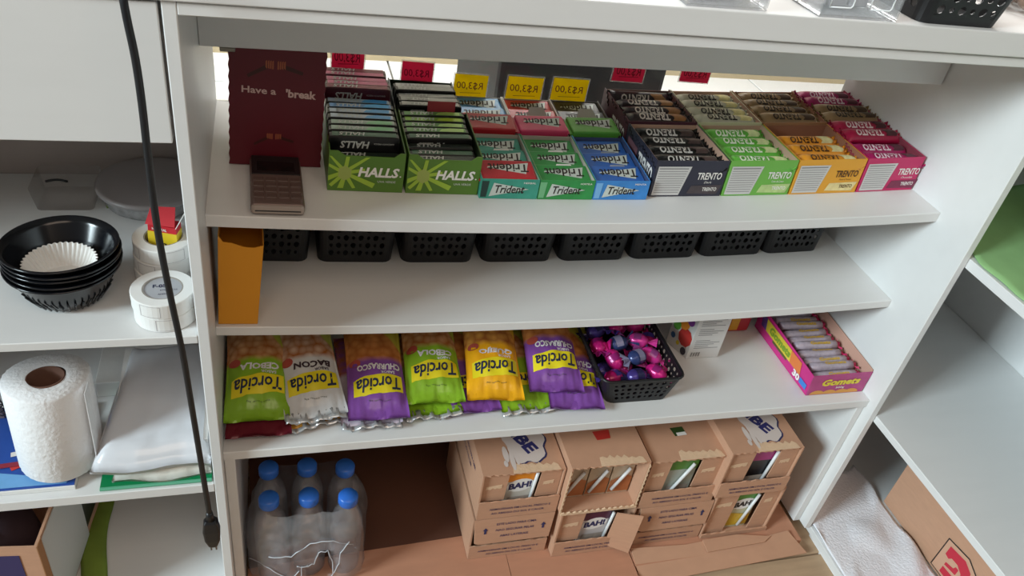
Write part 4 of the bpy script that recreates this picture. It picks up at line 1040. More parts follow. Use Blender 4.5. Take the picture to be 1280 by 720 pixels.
# stack two
milkbox('lower drink box of the second stack, purple carton showing, one flap swung out', 0.4330, 0.5475, 0.0085, ZF, -0.4600, kind='window', top='none', win=(0.037, 0.081), strip=0.030, flapopen=True)
carton('white and purple drink carton with straw in the lower box of the second stack', 0.4930, 0.0180, ZF + 0.004, 0.043, 0.04, 0.082, '#c2bcbc', '#4a1c3a', straw=((0.019, 0.015), (0.024, 0.074)))
B().prism([(0, 0.006), (0.038, 0.0), (0.040, 0.086), (0.003, 0.080)], 0.002, Matrix.Translation((0.082, 0.002, 0.004)) @ Matrix.Rotation(-0.42, 4, 'Z') @ XZ).make('swung_flap', CARD, bpy.data.objects['drink_box.002'])
milkbox('upper drink box of the second stack, torn wide open with cartons at the back', 0.4290, 0.5430, 0.0085, -0.4585, -0.3640, kind='open', top='hole')
for k, xx in enumerate((0.453, 0.4875, 0.522)):
    carton('cream and orange carton in the open box, %s' % ('by its wall nearest the gap', 'middle one', 'by its far wall')[k], xx, 0.034, -0.4550, 0.0325, 0.045, 0.083, '#b9a48c', '#b59f88', word=None, straw=((-0.012, 0.012), (0.008, 0.055)))
    B().add([(-0.016, -0.0007, 0.004), (0.016, -0.0007, 0.004), (0.016, -0.0007, 0.034), (0.004, -0.0007, 0.040), (-0.016, -0.0007, 0.028)], [(0, 1, 2, 3, 4)]).make('orange_print', mat('carton_orange_print', '#a9663c', 0.5, var=0.3, scale=60), bpy.data.objects['drink_carton' + ('.%03d' % (3 + k))])
# stack three
milkbox('lower drink box of the third stack, arrows on its flap, pale label in the slot', 0.5545, 0.6715, 0.0105, ZF, -0.4660, kind='flap', top='none', strip=0.028, win=(0.03, 0.070))
carton('pale pink carton glimpsed in the slot of the third stack lower box', 0.602, 0.0185, ZF + 0.003, 0.034, 0.04, 0.040, '#b5a0a8', '#c4b2b8', word=None)
milkbox('upper drink box of the third stack, green carton with a slanting straw', 0.5480, 0.6660, 0.0105, -0.4645, -0.3700, kind='window', top='greenhole', win=(0.032, 0.078), strip=0.033)
carton('green topped drink carton with a slanting straw in the third stack', 0.6050, 0.0195, -0.4600, 0.044, 0.04, 0.087, '#9aa096', '#4a7a2c', ink=DARKINK, straw=((-0.012, 0.012), (0.014, 0.074)), word=None)
# stack four
milkbox('lower drink box of the stack nearest the side panel, green and yellow carton showing', 0.6740, 0.7890, 0.0060, ZF, -0.4490, kind='window', top='none', win=(0.040, 0.083), strip=0.008, strings=False)
carton('green and yellow drink carton with straw in the lower box by the side panel', 0.7350, 0.0160, ZF + 0.004, 0.042, 0.04, 0.095, '#bcb99a', '#4f8a35', ink=DARKINK, straw=((0.004, 0.008), (0.018, 0.080)))
B().add([(-0.0205, -0.0008, 0.006), (0.0195, -0.0008, 0.006), (0.0195, -0.0008, 0.030), (-0.0205, -0.0008, 0.038)], [(0, 1, 2, 3)]).make('yellow_print', mat('carton_yellow', '#c9a42c', 0.4), bpy.data.objects['drink_carton.008'])
milkbox('upper drink box nearest the side panel, blue letters on its lid, black carton showing', 0.6620, 0.7770, 0.0010, -0.4475, -0.3560, kind='window', top='splash', win=(0.040, 0.080), strip=0.030)
carton('black and magenta drink carton, upper box by the side panel', 0.7230, 0.0115, -0.4440, 0.043, 0.04, 0.082, '#17161a', '#9a1f6a', word=None, straw=((0.013, 0.012), (0.020, 0.078)))

# ------------------------------------------------------------------ cardboard sheets on the floor
FB = FZ + 0.0065


def sheet(label, pts, z, th, m=CARDFLOOR, rot=None):
    b = B(); b.prism(pts, th, Matrix.Translation((0, 0, z)) if rot is None else rot)
    return tag(b.make('cardboard_sheet', m, weld=True), label, 'cardboard', 'flattened cardboard on the floor of the counter')


sheet('flattened cardboard sheet in front under the bottle pack and the first drink boxes', [(0.014, -0.10), (0.3655, -0.10), (0.3690, 0.062), (0.014, 0.048)], FB, ZF - FB - 0.0004)
sheet('cardboard sheet at the back of the empty gap, shade painted into its dark brown', [(0.014, 0.049), (0.3690, 0.063), (0.3695, 0.30), (0.014, 0.30)], FB, ZF - FB - 0.0012, mat('painted_shade_board', '#5c3a2b', 0.85, var=0.1, scale=20))  # deep shade on the compartment floor, painted as a separate darker sheet
sheet('flattened cardboard sheet under the second drink box stack, seam beside it', [(0.3675, -0.10), (0.5530, -0.10), (0.5530, 0.30), (0.3715, 0.30)], FB, ZF - FB - 0.0006)
sheet('flattened cardboard sheet under the stacks nearest the side panel', [(0.5550, -0.026), (0.842, -0.020), (0.842, 0.30), (0.5550, 0.30)], FB, ZF - FB - 0.0005)
t = sheet('creased cardboard flap bent down in front of the stacks by the side panel', [(0, 0), (0.285, 0.012), (0.268, 0.050), (0.205, 0.044), (0.150, 0.053), (0.090, 0.049), (0.0, 0.054)], 0, 0.002, CARD, Matrix.Translation((0.556, -0.0520, ZF - 0.0095)) @ Matrix.Rotation(0.24, 4, 'X'))
sheet('small torn cardboard strip lying before the lower box by the side panel', [(0.0, 0.0), (0.10, 0.004), (0.115, 0.012), (0.06, 0.022), (0.0, 0.020)], 0, 0.0018, CARD, Matrix.Translation((0.674, -0.022, ZF + 0.0025)) @ Matrix.Rotation(0.10, 4, 'X'))

# ------------------------------------------------------------------ shrink-wrapped water bottles
PET = clear('bottle_plastic', (0.95, 0.965, 0.985), 0.12, 0.10, (0.75, 0.80, 0.88), 0.08)
CAP = mat('blue_cap', '#2f6fd0', 0.3)


def bottle():
    t = thing('water_bottle', '', 'bottle', group='water bottles in the shrink-wrapped pack')
    B().lathe([(0.0, 0.001), (0.017, 0.0), (0.0208, 0.004), (0.0212, 0.03), (0.0200, 0.036), (0.0212, 0.042), (0.0212, 0.060), (0.0200, 0.066), (0.0212, 0.072), (0.0212, 0.092), (0.0195, 0.106), (0.0150, 0.120), (0.0105, 0.130), (0.0098, 0.136), (0.0098, 0.139)], 24).make('bottle', PET, t, smooth=True)
    B().lathe([(0.0122, 0.0), (0.0126, 0.001), (0.0126, 0.0105), (0.0112, 0.0130), (0.0, 0.0132)], 24, (0, 0, 0.1360)).make('cap', CAP, t, smooth=True)
    return t


names = ['at the front by the stile', 'at the front in the middle', 'at the front by the empty gap', 'in the rear row by the stile', 'in the rear row in the middle', 'in the rear row by the empty gap']
for k in range(6):
    i, j = k % 3, k // 3
    inst('bottle', bottle, 'blue-capped water bottle, %s of the pack' % names[k], (0.0480 + 0.0455 * i, 0.0400 + 0.049 * j + 0.003 * (i % 2), ZF + 0.001), (0.03 * (i - 1), 0.02 * (i - 1), 0), 'water bottles in the shrink-wrapped pack')
FILM = clear('shrink_film', (0.93, 0.94, 0.96), 0.15, 0.10, (0.80, 0.84, 0.92), 0.16)


def filmring(z, k, n=64):
    """outline round the six bottles at height z, pulled in by k, bulging at each bottle"""
    ring = []
    for q in range(n):
        a = 2 * PI * q / n
        hx_, hy_ = 0.0750 * k, 0.0540 * k
        p = 5.0
        c, s_ = math.cos(a), math.sin(a)
        r = 1 / ((abs(c / hx_) ** p + abs(s_ / hy_) ** p) ** (1 / p))
        r *= 1 + 0.035 * math.sin(6 * a + 0.5) * (k > 0.8) + 0.012 * math.sin(17 * a + z * 300)
        ring.append((0.0935 + r * c, 0.0660 + r * s_, z + 0.0015 * math.sin(9 * a)))
    return ring


lv = [(ZF + 0.002, 0.99), (ZF + 0.02, 1.02), (ZF + 0.045, 1.0), (ZF + 0.07, 1.02), (ZF + 0.092, 1.0), (ZF + 0.108, 0.93), (ZF + 0.122, 0.84), (ZF + 0.133, 0.76)]
n = 64; b = B(); rings = [filmring(z, k) for z, k in lv]
b.v = [p for r in rings for p in r]
hole = {(0, 47), (0, 48), (0, 49), (0, 50), (0, 51), (1, 47), (1, 48), (1, 49), (1, 50), (1, 51), (1, 52), (2, 50), (2, 51), (2, 52)}
for i in range(len(lv) - 1):
    for q in range(n):
        if (i, q) in hole: continue
        b.f.append((i * n + q, i * n + (q + 1) % n, (i + 1) * n + (q + 1) % n, (i + 1) * n + q))
fo = tag(b.make('shrink_film', FILM, smooth=True), 'torn clear shrink film wrapped round the six water bottles', 'film')
CRS = mat('film_crease', '#c9ccd2', 0.3)
for path in ([(2, 45), (2, 47), (2, 49), (3, 50), (3, 52), (2, 53), (1, 53), (0, 52)], [(0, 46), (1, 46), (2, 46), (2, 48)], [(3, 40), (3, 44), (4, 48), (4, 53), (3, 57)], [(1, 53), (2, 54), (3, 54), (4, 56)], [(2, 36), (2, 40), (1, 44), (2, 46)]):
    pp = []
    for (i0, q0), (i1, q1) in zip(path[:-1], path[1:]):
        for k in range(4):
            f_ = k / 4; A, C_ = Vector(rings[i0][q0]), Vector(rings[i1][q1]); p_ = A.lerp(C_, f_)
            pp.append((p_.x * 1.0, p_.y - 0.0012, p_.z + 0.0015 * math.sin(k * 1.7 + q0)))
    B().tube(pp, 0.0007, 5).make('film_crease', CRS, fo, smooth=True)

# ------------------------------------------------------------------ things on the drawer unit's shelves
BOWL = mat('bowl_black', '#101217', 0.18, bump=0.02)


def bowl(ribs=True):
    t = thing('black_bowl', '', 'bowl', group='stacked black bowls')
    pr = [(0.0, 0.0), (0.026, 0.0), (0.0285, 0.0020), (0.0385, 0.018), (0.0455, 0.034), (0.0488, 0.0393), (0.0506, 0.0398), (0.0506, 0.0403), (0.0484, 0.0401), (0.0448, 0.0345), (0.0377, 0.0188), (0.0277, 0.0035), (0.0, 0.0016)]
    B().lathe(pr, 60).make('shell', BOWL, t, smooth=True)
    rb = B()
    for k in range(36 if ribs else 0):
        a = 2 * PI * k / 36
        rb.tube([(math.cos(a) * r, math.sin(a) * r, z) for r, z in ((0.0310, 0.0035), (0.0372, 0.013), (0.0400, 0.0175))], 0.0010, 5)
    if ribs: rb.make('ribbing', BOWL, t, smooth=True)
    B().tube([(0.0503 * math.cos(2 * PI * k / 48), 0.0503 * math.sin(2 * PI * k / 48), 0.0395) for k in range(49)], 0.0011, 6).make('rim', BOWL, t, smooth=True)
    return t


for k in range(5):
    inst('bowl' if k else 'ribbed_bowl', (lambda: bowl(False)) if k else bowl, 'shiny black bowl, %s' % ['lowest of the stack on the shelf', 'second from the bottom of the stack', 'third from the bottom of the stack', 'fourth from the bottom of the stack', 'topmost of the stack, holding a white paper cup'][k], (-0.1315 + 0.0006 * (k % 2), 0.0705 + 0.0008 * (k % 3), L1 + 0.0004 + 0.0049 * k), (0.012 * (k % 2), 0.008 * k, 0.4 * k), 'stacked black bowls')
b = B(); nr = 240; rings = []
for r, z, fl in ((0.0, 0.0005, 0), (0.0195, 0.0, 0.0), (0.0205, 0.001, 0.015), (0.0262, 0.010, 0.030), (0.0315, 0.0200, 0.034)):
    rings.append([(r * (1 + fl * math.cos(40 * 2 * PI * k / nr)) * math.cos(2 * PI * k / nr), r * (1 + fl * math.cos(40 * 2 * PI * k / nr)) * math.sin(2 * PI * k / nr), z) for k in range(nr)])
b.loft(rings, cap=False)
tag(b.make('paper_cup', PAPER, solid=0.0005, loc=(-0.1325, 0.0655, L1 + 0.0245)), 'white pleated paper baking cup in the topmost black bowl', 'paper cup')


def taperoll(disc):
    def f():
        t = thing('label_roll', '', 'label roll', group='rolls of white labels')
        B().lathe([(0.0185, 0.0), (0.0284, 0.0), (0.0290, 0.0006), (0.0290, 0.0156), (0.0284, 0.0162), (0.0185, 0.0162), (0.0185, 0.0)], 40).make('label_strip', PAPER, t)
        B().lathe([(0.0172, 0.0005), (0.0184, 0.0005), (0.0184, 0.0160), (0.0172, 0.0160), (0.0172, 0.0005)], 36).make('core', mat('roll_core', '#9a948c', 0.8), t)
        lb = B()
        for q in (0, 2, 5):
            a0 = 2 * PI * q / 8
            def P(a, z): return (0.02925 * math.cos(a), 0.02925 * math.sin(a), z)
            for (a1, z1, a2, z2) in ((0.06, 0.002, 0.073, 0.0145), (0.712, 0.002, 0.725, 0.0145), (0.06, 0.002, 0.725, 0.00225), (0.06, 0.01425, 0.725, 0.0145)):
                m_ = 1 if a2 - a1 < 0.1 else 8
                for s_ in range(m_):
                    u, v = a0 + a1 + (a2 - a1) * s_ / m_, a0 + a1 + (a2 - a1) * (s_ + 1) / m_
                    lb.add([P(u, z1), P(v, z1), P(v, z2), P(u, z2)], [(0, 1, 2, 3)])
        lb.make('label_outline_print', mat('label_grey_ink', '#8a8288', 0.7), t)
        if disc:
            B().lathe([(0.0, 0.0150), (0.0182, 0.0150)], 36).make('core_label', mat('core_label', '#a9abb0', 0.5, var=0.1), t)
            b = B()
            b.text('F-05', 0.012, lambda u, v: (-0.003 + u, 0.004 + v, 0.0153), h=0.0052, bold=0.03)
            b.text('ETIQUETAS', 0.015, lambda u, v: (0.0055 + u, -0.003 + v, 0.0153), h=0.0028)
            b.text('ADESIVAS', 0.012, lambda u, v: (0.002 + u, -0.009 + v, 0.0153), h=0.0024)
            b.make('lettering', mat('core_ink', '#2c3350', 0.6), t)
        return t
    return f


inst('rollB', taperoll(False), 'white label roll at the bottom of the front pair on the bowl shelf', (-0.0405, 0.0352, L1 + 0.0005), (0, 0, 0.5), 'rolls of white labels')
inst('rollA', taperoll(True), 'white label roll with a printed core disc, on top of the front pair', (-0.0412, 0.0345, L1 + 0.0170), (0, 0, 0.05), 'rolls of white labels')
for k in range(3):
    inst('rollB', taperoll(False), 'white label roll, %s of the rear stack holding the red box' % ['lowest', 'middle', 'topmost'][k], (-0.0465 + 0.001 * k, 0.0985, L1 + 0.0005 + 0.0166 * k), (0, 0, 1.2 + k), 'rolls of white labels')
t = thing('small_carton', 'small red and yellow carton with an open lid flap, standing in the rear label rolls', 'box', (-0.0450, 0.0985, L1 + 0.0040), (0.0, 0.05, -0.25))
B().box(-0.0135, 0.0140, -0.0075, 0.0070, 0, 0.062).make('carton', mat('red_carton', '#c21f2d', 0.4), t, bev=0.0005)
B().box(-0.0137, 0.0142, -0.0078, 0.0072, 0.034, 0.055).make('yellow_band', mat('carton_yellow_band', '#e0c42c', 0.4), t)
B().prism([(-0.0145, 0), (0.0135, 0.001), (0.0105, 0.021), (-0.0125, 0.018)], 0.0007, Matrix.Translation((-0.001, -0.0075, 0.062)) @ Matrix.Rotation(0.85, 4, 'X')).make('red_flap', mat('red_carton', '#c21f2d'), t)
B().prism([(-0.0085, 0), (0.0085, 0), (0.004, 0.020), (-0.006, 0.016)], 0.0006, Matrix.Translation((0.0140, 0, 0.062)) @ Matrix.Rotation(-PI / 2, 4, 'Z') @ Matrix.Rotation(1.15, 4, 'X')).make('white_flap', PAPER, t)
B().text('2,7', 0.012, lambda u, v: (0.006 + u, -0.0082, 0.040 + v), h=0.006, bold=0.04).make('lettering', DARKINK, t)
B().text('NATURAL', 0.014, lambda u, v: (-0.002 + u, -0.0082, 0.0585 + v), h=0.003, bold=0.02).make('small_lettering', WHITEINK, t)
B().add([(-0.003 + 0.0032 * math.cos(2 * PI * q / 14), -0.0081, 0.0475 + 0.0032 * math.sin(2 * PI * q / 14)) for q in range(14)], [tuple(range(14))]).make('green_emblem', mat('green_emblem', '#5a8a2c', 0.5), t)

t = thing('round_container', 'round translucent plastic container with a flat lid at the back of the bowl shelf', 'container', (-0.0735, 0.2480, L1 + 0.0004))
MILKY = clear('milky_plastic', (0.85, 0.84, 0.83), 0.55, 0.06, (0.62, 0.60, 0.60), 0.25)
B().lathe([(0.0, 0.001), (0.045, 0.0), (0.050, 0.004), (0.0545, 0.020), (0.0550, 0.0225)], 48).make('tub', MILKY, t, smooth=True)
B().lathe([(0.0560, 0.0200), (0.0580, 0.0210), (0.0585, 0.0250), (0.0560, 0.0262), (0.0520, 0.0250), (0.0, 0.0250)], 48).make('lid', mat('lid_translucent', '#a19a99', 0.35), t, smooth=True)
b = B()
for k in range(70):
    a, r = random.random() * 2 * PI, 0.046 * math.sqrt(random.random()); z = 0.002 + random.random() * 0.01
    x, y = r * math.cos(a), r * math.sin(a); q = random.random() * PI
    b.add([(x, y, z), (x + 0.009 * math.cos(q), y + 0.009 * math.sin(q), z + 0.003), (x + 0.008 * math.cos(q + 0.3), y + 0.008 * math.sin(q + 0.3), z)], [(0, 1, 2)])
o = b.make('herb_filling', mat('herb_green', '#6d8a32', 0.8), t); o['kind'] = 'stuff'
CLR = clear('clear_box_plastic', (0.95, 0.94, 0.93), 0.05, 0.02, (0.6, 0.56, 0.55), 0.12)
t = thing('clear_tray', 'low clear plastic box lying behind the black bowls', 'box', (-0.1950, 0.222, L1 + 0.0005))
b = B(); b.loft([[(x, y, 0) for x, y in rrect(0.004, 0.062, 0.004, 0.056, 0.006)], [(x, y, 0.026) for x, y in rrect(0, 0.066, 0, 0.060, 0.008)], [(x, y, 0.027) for x, y in rrect(0.003, 0.063, 0.003, 0.057, 0.006)]]); b.make('body', CLR, t)
B().tube([(0.015 + 0.022 * k / 6, 0.020 + 0.004 * math.sin(PI * k / 6), 0.0275) for k in range(7)], 0.0014, 6).make('handle_slot', BLACKP, t, smooth=True)

# paper towel roll, booklet, folder, bags of paper
TOWEL = mat('embossed_tissue', '#e9e9ea', 0.9, bump=0.55, scale=190, var=0.02)
t = thing('paper_towel_roll', 'white embossed paper towel roll with a brown core, standing on the booklet', 'paper towel', (-0.1695, 0.0515, L2 + 0.0085), (-0.10, 0, 0))
nr = 72; prof = [(0.0175, 0.0), (0.0402, 0.0), (0.0415, 0.0015), (0.0415, 0.108), (0.0400, 0.111), (0.0185, 0.1100)]
rings = []
for r, z in prof:
    rings.append([((r + 0.0009 * math.sin(3 * a) + (0.0006 if r > 0.03 else 0) * math.sin(31 * a + z * 90)) * math.cos(a), (r + 0.0009 * math.sin(3 * a)) * math.sin(a), z + 0.0008 * math.sin(2 * a)) for a in [2 * PI * k / nr for k in range(nr)]])
B().loft(rings, cap=False).make('tissue', TOWEL, t, smooth=True)
B().lathe([(0.0165, 0.001), (0.0180, 0.001), (0.0182, 0.1105), (0.0168, 0.1105), (0.0165, 0.001)], 40).make('core', mat('core_brown', '#6b4a3c', 0.85), t, smooth=True)
B().prism([(0, 0), (0.0006, 0.0), (0.0006, 0.1085), (0, 0.1085)], 0.02, Matrix.Translation((0.0412, -0.012, 0.001)) @ Matrix.Rotation(PI / 2, 4, 'X')).make('loose_sheet_edge', TOWEL, t)

t = thing('booklet', 'blue illustrated booklet lying under the paper towel roll', 'booklet', (-0.330, 0.0095, L2 + 0.0004), (0, 0, 0.0))
B().box(0, 0.1790, 0.0, 0.125, 0, 0.0056).make('pages', PAPER, t, bev=0.0006)
B().box(0, 0.1780, 0.0015, 0.125, 0.0057, 0.0066).make('cover', mat('cover_blue', '#2a4f9e', 0.4, var=0.25, scale=9), t)
b = B()
b.add([(0.10, 0.004, 0.0069), (0.170, 0.004, 0.0069), (0.172, 0.010, 0.0069), (0.10, 0.026, 0.0069)], [(0, 1, 2, 3)]); b.make('pale_blue_print', mat('cover_pale_blue', '#6fa6d8', 0.4, var=0.2, scale=40), t)
for k, (x0, y0, an, c, l) in enumerate([(0.112, 0.030, 0.5, '#c23a3a', 0.034), (0.118, 0.041, 0.35, '#4f9a4a', 0.036), (0.108, 0.050, 0.2, '#e0d9d2', 0.03), (0.136, 0.026, 0.7, '#d8a03c', 0.026), (0.126, 0.056, 0.4, '#57a9c9', 0.03), (0.100, 0.034, 0.1, '#8a2c3c', 0.024)]):
    B().box(0, l, -0.0032, 0.0032, 0.0, 0.0003, Matrix.Translation((x0, y0, 0.0070 + 0.0002 * k)) @ Matrix.Rotation(an, 4, 'Z')).make('crayon_print', mat('crayon_%d' % k, c, 0.5), t)
t = thing('spiral_notebook', 'pale spiral notebook leaning behind the booklet', 'notebook', (-0.262, 0.115, L2 + 0.0075), (0.35, 0, 0.1))
B().box(-0.05, 0.022, 0, 0.006, 0, 0.088).make('pages', mat('notebook_cover', '#9d8b86', 0.6), t)
for k in range(8):
    B().tube([(0.022 + 0.004 * math.cos(a), 0.003 + 0.005 * math.sin(a), 0.010 + 0.0095 * k) for a in [2 * PI * q / 8 for q in range(9)]], 0.0007, 5).make('spiral_ring', mat('wire', '#3a3a40', 0.3, 0.8), t)
t = thing('green_folder', 'green plastic document folder under the bag of paper, at the shelf edge', 'folder', (-0.1265, 0.0045, L2 + 0.0004))
GRN = mat('folder_green', '#0f7f4c', 0.3)
B().box(0, 0.1135, 0, 0.17, 0, 0.0014).make('cover', GRN, t); B().box(0.001, 0.1125, 0.002, 0.17, 0.0016, 0.0032).make('pages', mat('folder_pages', '#bfcfc4', 0.5), t)
B().box(0, 0.1135, 0.0008, 0.17, 0.0034, 0.0046).make('cover', GRN, t)
B().tube([(0.0, 0.0, 0.0024), (0.1135, 0.0, 0.0024)], 0.0022, 8).make('spine', mat('folder_spine', '#5ea888', 0.3), t)
FILM2 = mat('glossy_white_film', '#d3d5da', 0.22, bump=0.35, scale=28, var=0.04, coat=0.3)


def sheaf(name, label, x0, x1, y0, y1, za, zb, th, m, seed, crumple):
    t = thing(name, label, 'paper')
    def top(u, v):
        sx_ = 0.022 * v * (1 - u)
        e = min(1, min(u, 1 - u) * 7, v * 8, (1 - v) * 8)
        z = za + (zb - za) * v + th * (0.15 + 0.85 * math.sin(max(0, e) * PI / 2)) + crumple * (math.sin(u * 19 + v * 13 + seed) * math.sin(v * 17 - u * 7) + 0.5 * math.sin(u * 41 + seed * 2) * math.sin(v * 33))
        return (x0 + sx_ + (x1 - x0 - sx_) * u, y0 + (y1 - y0) * v + 0.003 * math.sin(u * 7 + seed), z)
    g = B().grid(top, 26, 26); n_ = len(g.v)
    g.grid(lambda u, v: (top(u, v)[0], top(u, v)[1], za + (zb - za) * v), 26, 26)
    w_ = 27
    rim = [i for i in range(w_)] + [j * w_ + 26 for j in range(1, w_)] + [26 * w_ + i for i in range(25, -1, -1)] + [j * w_ for j in range(25, 0, -1)]
    g.f += [(rim[k], rim[(k + 1) % len(rim)], n_ + rim[(k + 1) % len(rim)], n_ + rim[k]) for k in range(len(rim))]
    g.make('film', m, t, smooth=True)
    return t, top


t, f = sheaf('paper_bag', 'crumpled clear bag of white paper lying on the green folder', -0.1150, -0.0135, 0.0075, 0.145, L2 + 0.0055, L2 + 0.0065, 0.0165, mat('crumpled_white_film', '#cfcfc6', 0.25, bump=0.7, scale=60, var=0.05), 1.0, 0.0008)
B().box(-0.100, -0.020, 0.03, 0.14, L2 + 0.0068, L2 + 0.014).make('paper_sheets', PAPER, t)
t, f = sheaf('paper_bag', 'large clear bag of white sheets on top of the crumpled bag', -0.1335, -0.0125, 0.0060, 0.185, L2 + 0.0245, L2 + 0.040, 0.022, FILM2, 2.4, 0.0006)
B().box(-0.1150, -0.016, 0.030, 0.175, -0.003, 0.0035, Matrix.Translation((0, 0, L2 + 0.036)) @ Matrix.Rotation(0.09, 4, 'X')).make('paper_sheets', PAPER, t)
tag(B().box(-0.150, -0.030, 0.150, 0.300, L2 + 0.0003, L2 + 0.0230).make('paper_stack', PAPER, bev=0.001), 'low stack of white paper at the back of the folder shelf', 'paper')

# bottom of the drawer unit: carton and green sheet
t = thing('open_carton', 'open cardboard carton with violet print and a white side, below the towel roll shelf', 'box', (-0.2035, 0.0035, ZF + 0.0005), (0, 0, -0.10))
h = 0.152; VIO = mat('violet_carton_print', '#2f2a5c', 0.5)
B().box(-0.26, 0, 0, 0.003, 0, h).make('front_wall', CARD, t); B().box(-0.003, 0, 0.003, 0.20, 0, h).make('side_wall', CARD, t)
B().box(-0.26, -0.0035, 0.197, 0.20, 0, h).make('back_wall', CARD, t); B().box(-0.26, -0.0035, 0.003, 0.197, 0, 0.003).make('floor_wall', CARD, t)
B().box(-0.26, -0.257, 0.003, 0.197, 0.003, h).make('side_wall', CARD, t)
B().box(-0.25, -0.020, -0.0008, -0.0001, 0.02, h - 0.014).make('violet_print', VIO, t)
B().box(0.0002, 0.0010, 0.014, 0.125, 0.004, h - 0.004).make('white_panel', mat('carton_white_panel', '#c9c9c6', 0.6), t)
B().box(0.0002, 0.0009, 0.0, 0.013, 0.0, h).make('kraft_corner', mat('kraft_corner', '#a8764c', 0.8), t)
B().box(0.0002, 0.0012, 0.1255, 0.175, 0.02, h - 0.004).make('black_panel', BLACKP, t)
B().text('FRAGIL', 0.06, lambda u, v: (0.0016, 0.150 + v, 0.085 + u), h=0.016, bold=0.02).make('lettering', SILVER, t)
t = thing('dark_bundle', 'dark round bundle inside the open carton', 'bundle', (-0.285, 0.09, ZF + 0.004))
B().lathe([(0.0, 0.0), (0.04, 0.005), (0.055, 0.04), (0.05, 0.08), (0.03, 0.105), (0.0, 0.112)], 24).make('cloth', mat('dark_violet_cloth', '#3a2c38', 0.8, bump=0.3), t, smooth=True)
B().tube([(0.02, -0.03, 0.098), (0.0, 0.0, 0.118), (-0.02, 0.02, 0.100)], 0.004, 6).make('knot', mat('dark_violet_cloth', '#3a2c38'), t, smooth=True)
b = B().grid(lambda u, v: (-0.1905 - 0.012 * v + 0.031 * u + 0.003 * math.sin(v * 9), 0.012 + 0.215 * v, ZF + 0.0016 + 0.0035 * math.sin(u * PI) + 0.001 * math.sin(v * 23)), 6, 18)
tag(b.make('green_cloth_strip', mat('moss_green_cloth', '#71862f', 0.85, var=0.3, scale=30, bump=0.3), smooth=True, solid=0.0012), 'narrow moss green cloth strip lying beside the open carton', 'cloth')

# ------------------------------------------------------------------ corner unit contents
GC = mat('green_felt', '#8fb97c', 0.9, var=0.12, scale=30, bump=0.3)
b = B().grid(lambda u, v: (XR + 0.006 + 0.285 * u + (0.004 * math.sin(v * 31) + 0.003 * math.sin(v * 57)) * (1 - u), 0.175 - 0.62 * v + 0.01 * math.sin(u * 8), -0.0258 + 0.0012 * math.sin(v * 40 + u * 9) * math.sin(u * 12)), 24, 60)
tag(b.make('green_cloth', GC, smooth=True, solid=0.0012), 'pale green felt cloth spread on the top shelf of the corner unit', 'cloth')
t = thing('grey_canister', 'pale grey canister standing on the green cloth in the corner unit', 'canister', (1.085, 0.085, -0.0245))
B().lathe([(0.0, 0.0), (0.030, 0.0), (0.032, 0.003), (0.032, 0.085), (0.029, 0.090), (0.0, 0.090)], 28).make('body', mat('canister_grey', '#a9aaa6', 0.5), t, smooth=True)
B().lathe([(0.0, 0.0905), (0.031, 0.0905), (0.031, 0.100), (0.0, 0.101)], 28).make('lid', mat('canister_lid', '#c4c4c0', 0.4), t)
t = thing('cardboard_carton', 'brown cardboard carton with a red emblem at the bottom of the corner unit', 'box', (1.0320, 0.030, ZF + 0.0004), (0, 0, 0.0))
B().box(0, 0.150, -0.62, 0, 0, 0.205).make('carton', CARD, t, bev=0.001)
EM = lambda u, v, e: (-0.0004 - e, -0.158 - u, 0.036 + v)
def emb(pts, e): return [EM(u, v, e) for u, v in pts]
def shield(s): return [(-0.034 * s, 0.030 * s), (0.006 * s, 0.036 * s), (0.026 * s, 0.026 * s), (0.034 * s, 0.004 * s), (0.034 * s, -0.030 * s), (-0.034 * s, -0.030 * s)]
B().add(emb(shield(1.06), 0.0001), [tuple(range(6))]).make('emblem_outline', DARKINK, t)
B().add(emb(shield(1.0), 0.0003), [tuple(range(6))]).make('emblem_field', mat('emblem_tan', '#c79b80', 0.8), t)
EMR = mat('emblem_red', '#c0283c', 0.6)
b = B()
b.add(emb([(-0.026, 0.024), (0.004, 0.029), (0.020, 0.021), (0.027, 0.004), (0.027, -0.006), (0.012, -0.006), (0.010, 0.004), (-0.002, 0.011), (-0.014, 0.010), (-0.018, 0.004), (-0.026, 0.006)], 0.0005), [tuple(range(11))])
b.add(emb([(-0.018, -0.004), (-0.004, 0.000), (-0.002, 0.006), (0.004, 0.006), (0.004, -0.006), (-0.018, -0.010)], 0.0005), [tuple(range(6))])
b.add(emb([(-0.018, -0.014), (0.027, -0.010), (0.027, -0.026), (-0.018, -0.026)], 0.0005), [(0, 1, 2, 3)])
b.make('emblem_letter', EMR, t)
CL = mat('white_fleece', '#f2f2f8', 0.95, bump=0.7, scale=260, var=0.04)
def fl(u, v):
    x = XR + 0.004 + 0.150 * u; y = 0.115 - 0.50 * v
    z = ZF + 0.0012 + 0.006 * math.sin(u * 5 + 1) * math.sin(v * 14) * (u > 0.02) + 0.018 * max(0, u - 0.72) * math.sin(v * 9 + 1) ** 2 + 0.004 * math.sin(v * 30 + u * 11)
    if v > 0.20 and u < 0.12: z += 0.0
    return (x, y + 0.02 * math.sin(u * 6), max(z, ZF + 0.0012))
tag(B().grid(fl, 40, 70).make('white_cloth', CL, smooth=True, solid=0.0016), 'white fluffy cloth on the bottom of the corner unit beside the brown carton', 'cloth')

# ------------------------------------------------------------------ countertop things, only their bases in view
CT = 0.2458
ACR = clear('acrylic', (0.98, 0.985, 0.99), 0.10, 0.10, (0.75, 0.77, 0.8), 0.05)


